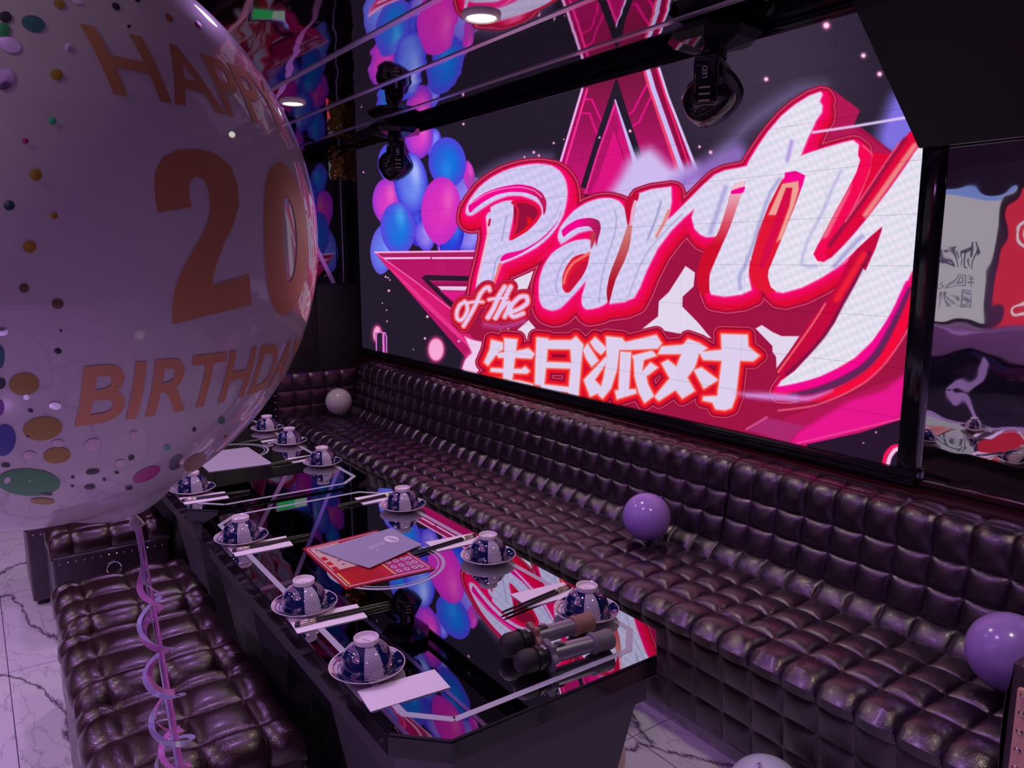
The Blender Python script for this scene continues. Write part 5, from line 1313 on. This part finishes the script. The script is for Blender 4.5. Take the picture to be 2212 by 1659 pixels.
# confetti dots printed on the film: (x, y, half width, half height, tilt, colour) as seen in the photograph
CONF = [(72, 52, 26, 17, .3, 'teal'), (12, 38, 14, 12, .3, 'black'), (8, 66, 14, 16, 0, 'green'), (20, 98, 26, 16, .4, 'foil'), (10, 172, 20, 24, .5, 'foil'), (147, 103, 9, 9, .3, 'foil'), (128, 9, 13, 10, .4, 'gold'), (250, 15, 10, 7, .7, 'black'), (278, 58, 4, 4, 0, 'black'), (364, 39, 12, 6, .9, 'orange'), (427, 55, 11, 6, .9, 'pink'), (437, 30, 12, 30, -.55, 'orange'), (297, 2, 6, 4, 0, 'black'), (165, 3, 12, 6, .5, 'foil'),
        (122, 162, 14, 12, .3, 'gold'), (113, 262, 9, 9, 0, 'mint'), (54, 305, 8, 6, .2, 'pink'), (77, 378, 14, 13, .2, 'gold'), (20, 444, 12, 11, .1, 'dark_green'), (117, 466, 8, 7, 0, 'gold'), (64, 533, 15, 13, .1, 'gold'), (52, 622, 11, 10, .3, 'brown'), (124, 656, 13, 11, 0, 'brown'), (131, 714, 3, 3, 0, 'black'), (125, 758, 8, 6, .2, 'black'), (4, 716, 14, 9, 0, 'foil'), (0, 770, 10, 25, 0, 'teal'),
        (52, 829, 33, 24, -.05, 'gold'), (2, 828, 10, 12, .3, 'black'), (57, 857, 7, 6, 0, 'foil'), (119, 876, 13, 8, .1, 'foil'), (66, 886, 6, 4, .3, 'black'), (1, 880, 8, 16, 0, 'purple'), (92, 925, 43, 25, -.12, 'gold'), (60, 941, 4, 3, .2, 'black'), (8, 950, 26, 34, .2, 'blue'), (125, 957, 13, 8, 0, 'white'), (200, 960, 19, 13, -.3, 'white'), (289, 938, 9, 8, -.3, 'white'), (64, 982, 13, 8, 0, 'white'), (123, 983, 30, 17, -.1, 'gold'), (12, 1004, 10, 5, 0, 'black'), (478, 908, 8, 7, -.9, 'mint_dark'), (419, 927, 4, 5, .4, 'black'), (283, 988, 7, 5, -.6, 'black'), (260, 1000, 11, 8, -.2, 'white'), (200, 1018, 15, 6, -.15, 'black'), (62, 1041, 68, 29, .05, 'green'), (17, 1036, 10, 8, -.6, 'white'), (64, 1037, 10, 8, -.6, 'white'), (252, 1020, 5, 3, 0, 'black'), (225, 1035, 4, 3, 0, 'black'), (194, 1051, 12, 5, -.1, 'black'), (100, 1065, 14, 4, .1, 'black'), (316, 1024, 32, 13, -.45, 'pink'), (380, 998, 20, 12, -.8, 'foil'), (421, 998, 28, 15, -.6, 'bronze'), (350, 1057, 50, 9, -.35, 'blue'), (310, 1074, 30, 6, -.25, 'pink'), (278, 1053, 8, 4, -.2, 'black'), (92, 1082, 26, 7, .05, 'gold'), (361, 966, 7, 6, -.3, 'mint'), (421, 957, 5, 4, -.3, 'white'), (486, 943, 5, 3, -.5, 'brown'), (157, 1030, 4, 3, 0, 'black'), (156, 1049, 4, 2, 0, 'black')]
CC = dict(teal=(.02, .14, .16), black=(.01, .01, .02), green=(.02, .28, .08), gold=(.38, .22, .02), orange=(.50, .17, .04), pink=(.45, .03, .22), mint=(.08, .50, .28), mint_dark=(.03, .22, .12), dark_green=(.03, .08, .06), brown=(.14, .08, .04), purple=(.25, .05, .35), blue=(.02, .03, .30), white=(.72, .55, .60), bronze=(.28, .13, .06))
def hit(x, y):
    d = Vector(sight(x, y)).normalized(); o3 = Vector(EYE) - BC
    bq = o3.dot(d); disc_ = bq*bq - (o3.dot(o3) - BR*BR)
    if disc_ < 0: return None
    return (Vector(EYE) + d*(-bq - math.sqrt(disc_)) - BC).normalized()
cols = sorted({q[5] for q in CONF}); cmats = [M['chrome'] if c_ == 'foil' else plain('confetti_' + c_, CC[c_], .3) for c_ in cols]
bm = bmesh.new()
for (x, y, rx, ry, tl, col) in CONF:
    pts = []
    for k in range(24):
        a_ = 2*PI*k/24; px_ = rx*math.cos(a_); py_ = ry*math.sin(a_)
        pts.append(hit(x + px_*math.cos(tl) - py_*math.sin(tl), y + px_*math.sin(tl) + py_*math.cos(tl)))
    c0 = hit(x, y)
    if c0 is None or any(p is None for p in pts): continue
    P_ = lambda d, h: BC + d*(skin(d) + h) - OFF
    rg = [[bm.verts.new(P_((c0.lerp(p, f_)).normalized(), .0006 + .0003*(1-f_))) for p in pts] for f_ in (1, .66, .33)]
    cv = bm.verts.new(P_(c0, .0009)); fs = []
    for a1, b1 in zip(rg, rg[1:]):
        for k in range(24): fs.append(bm.faces.new([a1[k], a1[(k+1) % 24], b1[(k+1) % 24], b1[k]]))
    for k in range(24): fs.append(bm.faces.new([rg[-1][k], rg[-1][(k+1) % 24], cv]))
    for f in fs: f.material_index = cols.index(col)
finish('confetti_print', bm, cmats, bb, label='scattered coloured and foil confetti dots')
# curled ribbons hanging from the knot
def ribbon(path, wid, twist, mat, label):
    bm = bmesh.new(); P_ = [Vector(p) for p in path]; prev = None
    for i, p in enumerate(P_):
        a1 = P_[max(i-1, 0)]; b1 = P_[min(i+1, len(P_)-1)]; t_ = (b1 - a1).normalized()
        side = Matrix.Rotation(twist(i/len(P_)), 3, 'Z') @ Vector((1, 0, 0)); side = (side - t_*side.dot(t_))
        if side.length < .2: side = Vector((0, 0, 1)) - t_*t_.z
        side.normalize()
        if prev is not None and prev[2].dot(side) < 0: side = -side
        n_ = t_.cross(side)*.0003
        cur = (bm.verts.new(p + side*wid/2 + n_), bm.verts.new(p - side*wid/2 + n_), side, bm.verts.new(p - side*wid/2 - n_), bm.verts.new(p + side*wid/2 - n_))
        if prev:
            for a_, b_ in ((0, 1), (1, 3), (3, 4), (4, 0)): bm.faces.new([prev[a_], prev[b_], cur[b_], cur[a_]])
        prev = cur
    return finish('ribbon', bm, mat, bb, label=label)
KL = KN - OFF + axis*.012
TB = Vector((kd + 0)); 
def curl(L, n, turns, r0, r1, ph, dx, dy, start=.0):
    out = []
    for i in range(n):
        s = i/(n-1); k = max(0, (s - start)/(1 - start)); r_ = (r0 + (r1 - r0)*k) * min(1, k*6)
        a_ = ph + turns*2*PI*k**1.15
        out.append(KL + Vector((dx*s + r_*math.cos(a_), dy*s + r_*math.sin(a_), -L*s + .004*math.sin(a_*1.0)*k)))
    return out
pinkr = plain('pink_ribbon', (.72, .25, .55), .3); lilr = plain('lilac_ribbon', (.50, .50, .72), .3)
ribbon(curl(.300, 420, 5.6, .009, .012, .4, .020, -.004, .12), .0070, lambda s: 1.2 + 5*s, pinkr, 'pink curled ribbon')
ribbon(curl(.300, 420, 4.7, .010, .021, 2.6, .022, -.002, .12), .0058, lambda s: .6 + 4*s, lilr, 'lilac-white curled ribbon')
ribbon(curl(.310, 60, 0, 0, 0, 0, .022, -.003, 0), .0028, lambda s: .3 + 3*s, lilr, 'straight pale ribbon strand')
ribbon([KL + Vector((.003, 0, 0)) + q*1 for q in [Vector((.023*s, -.002, -.31*s)) for s in np.linspace(0, 1, 60)]], .0050, lambda s: 1.6 + 1.5*s, pinkr, 'straight pink ribbon strand')
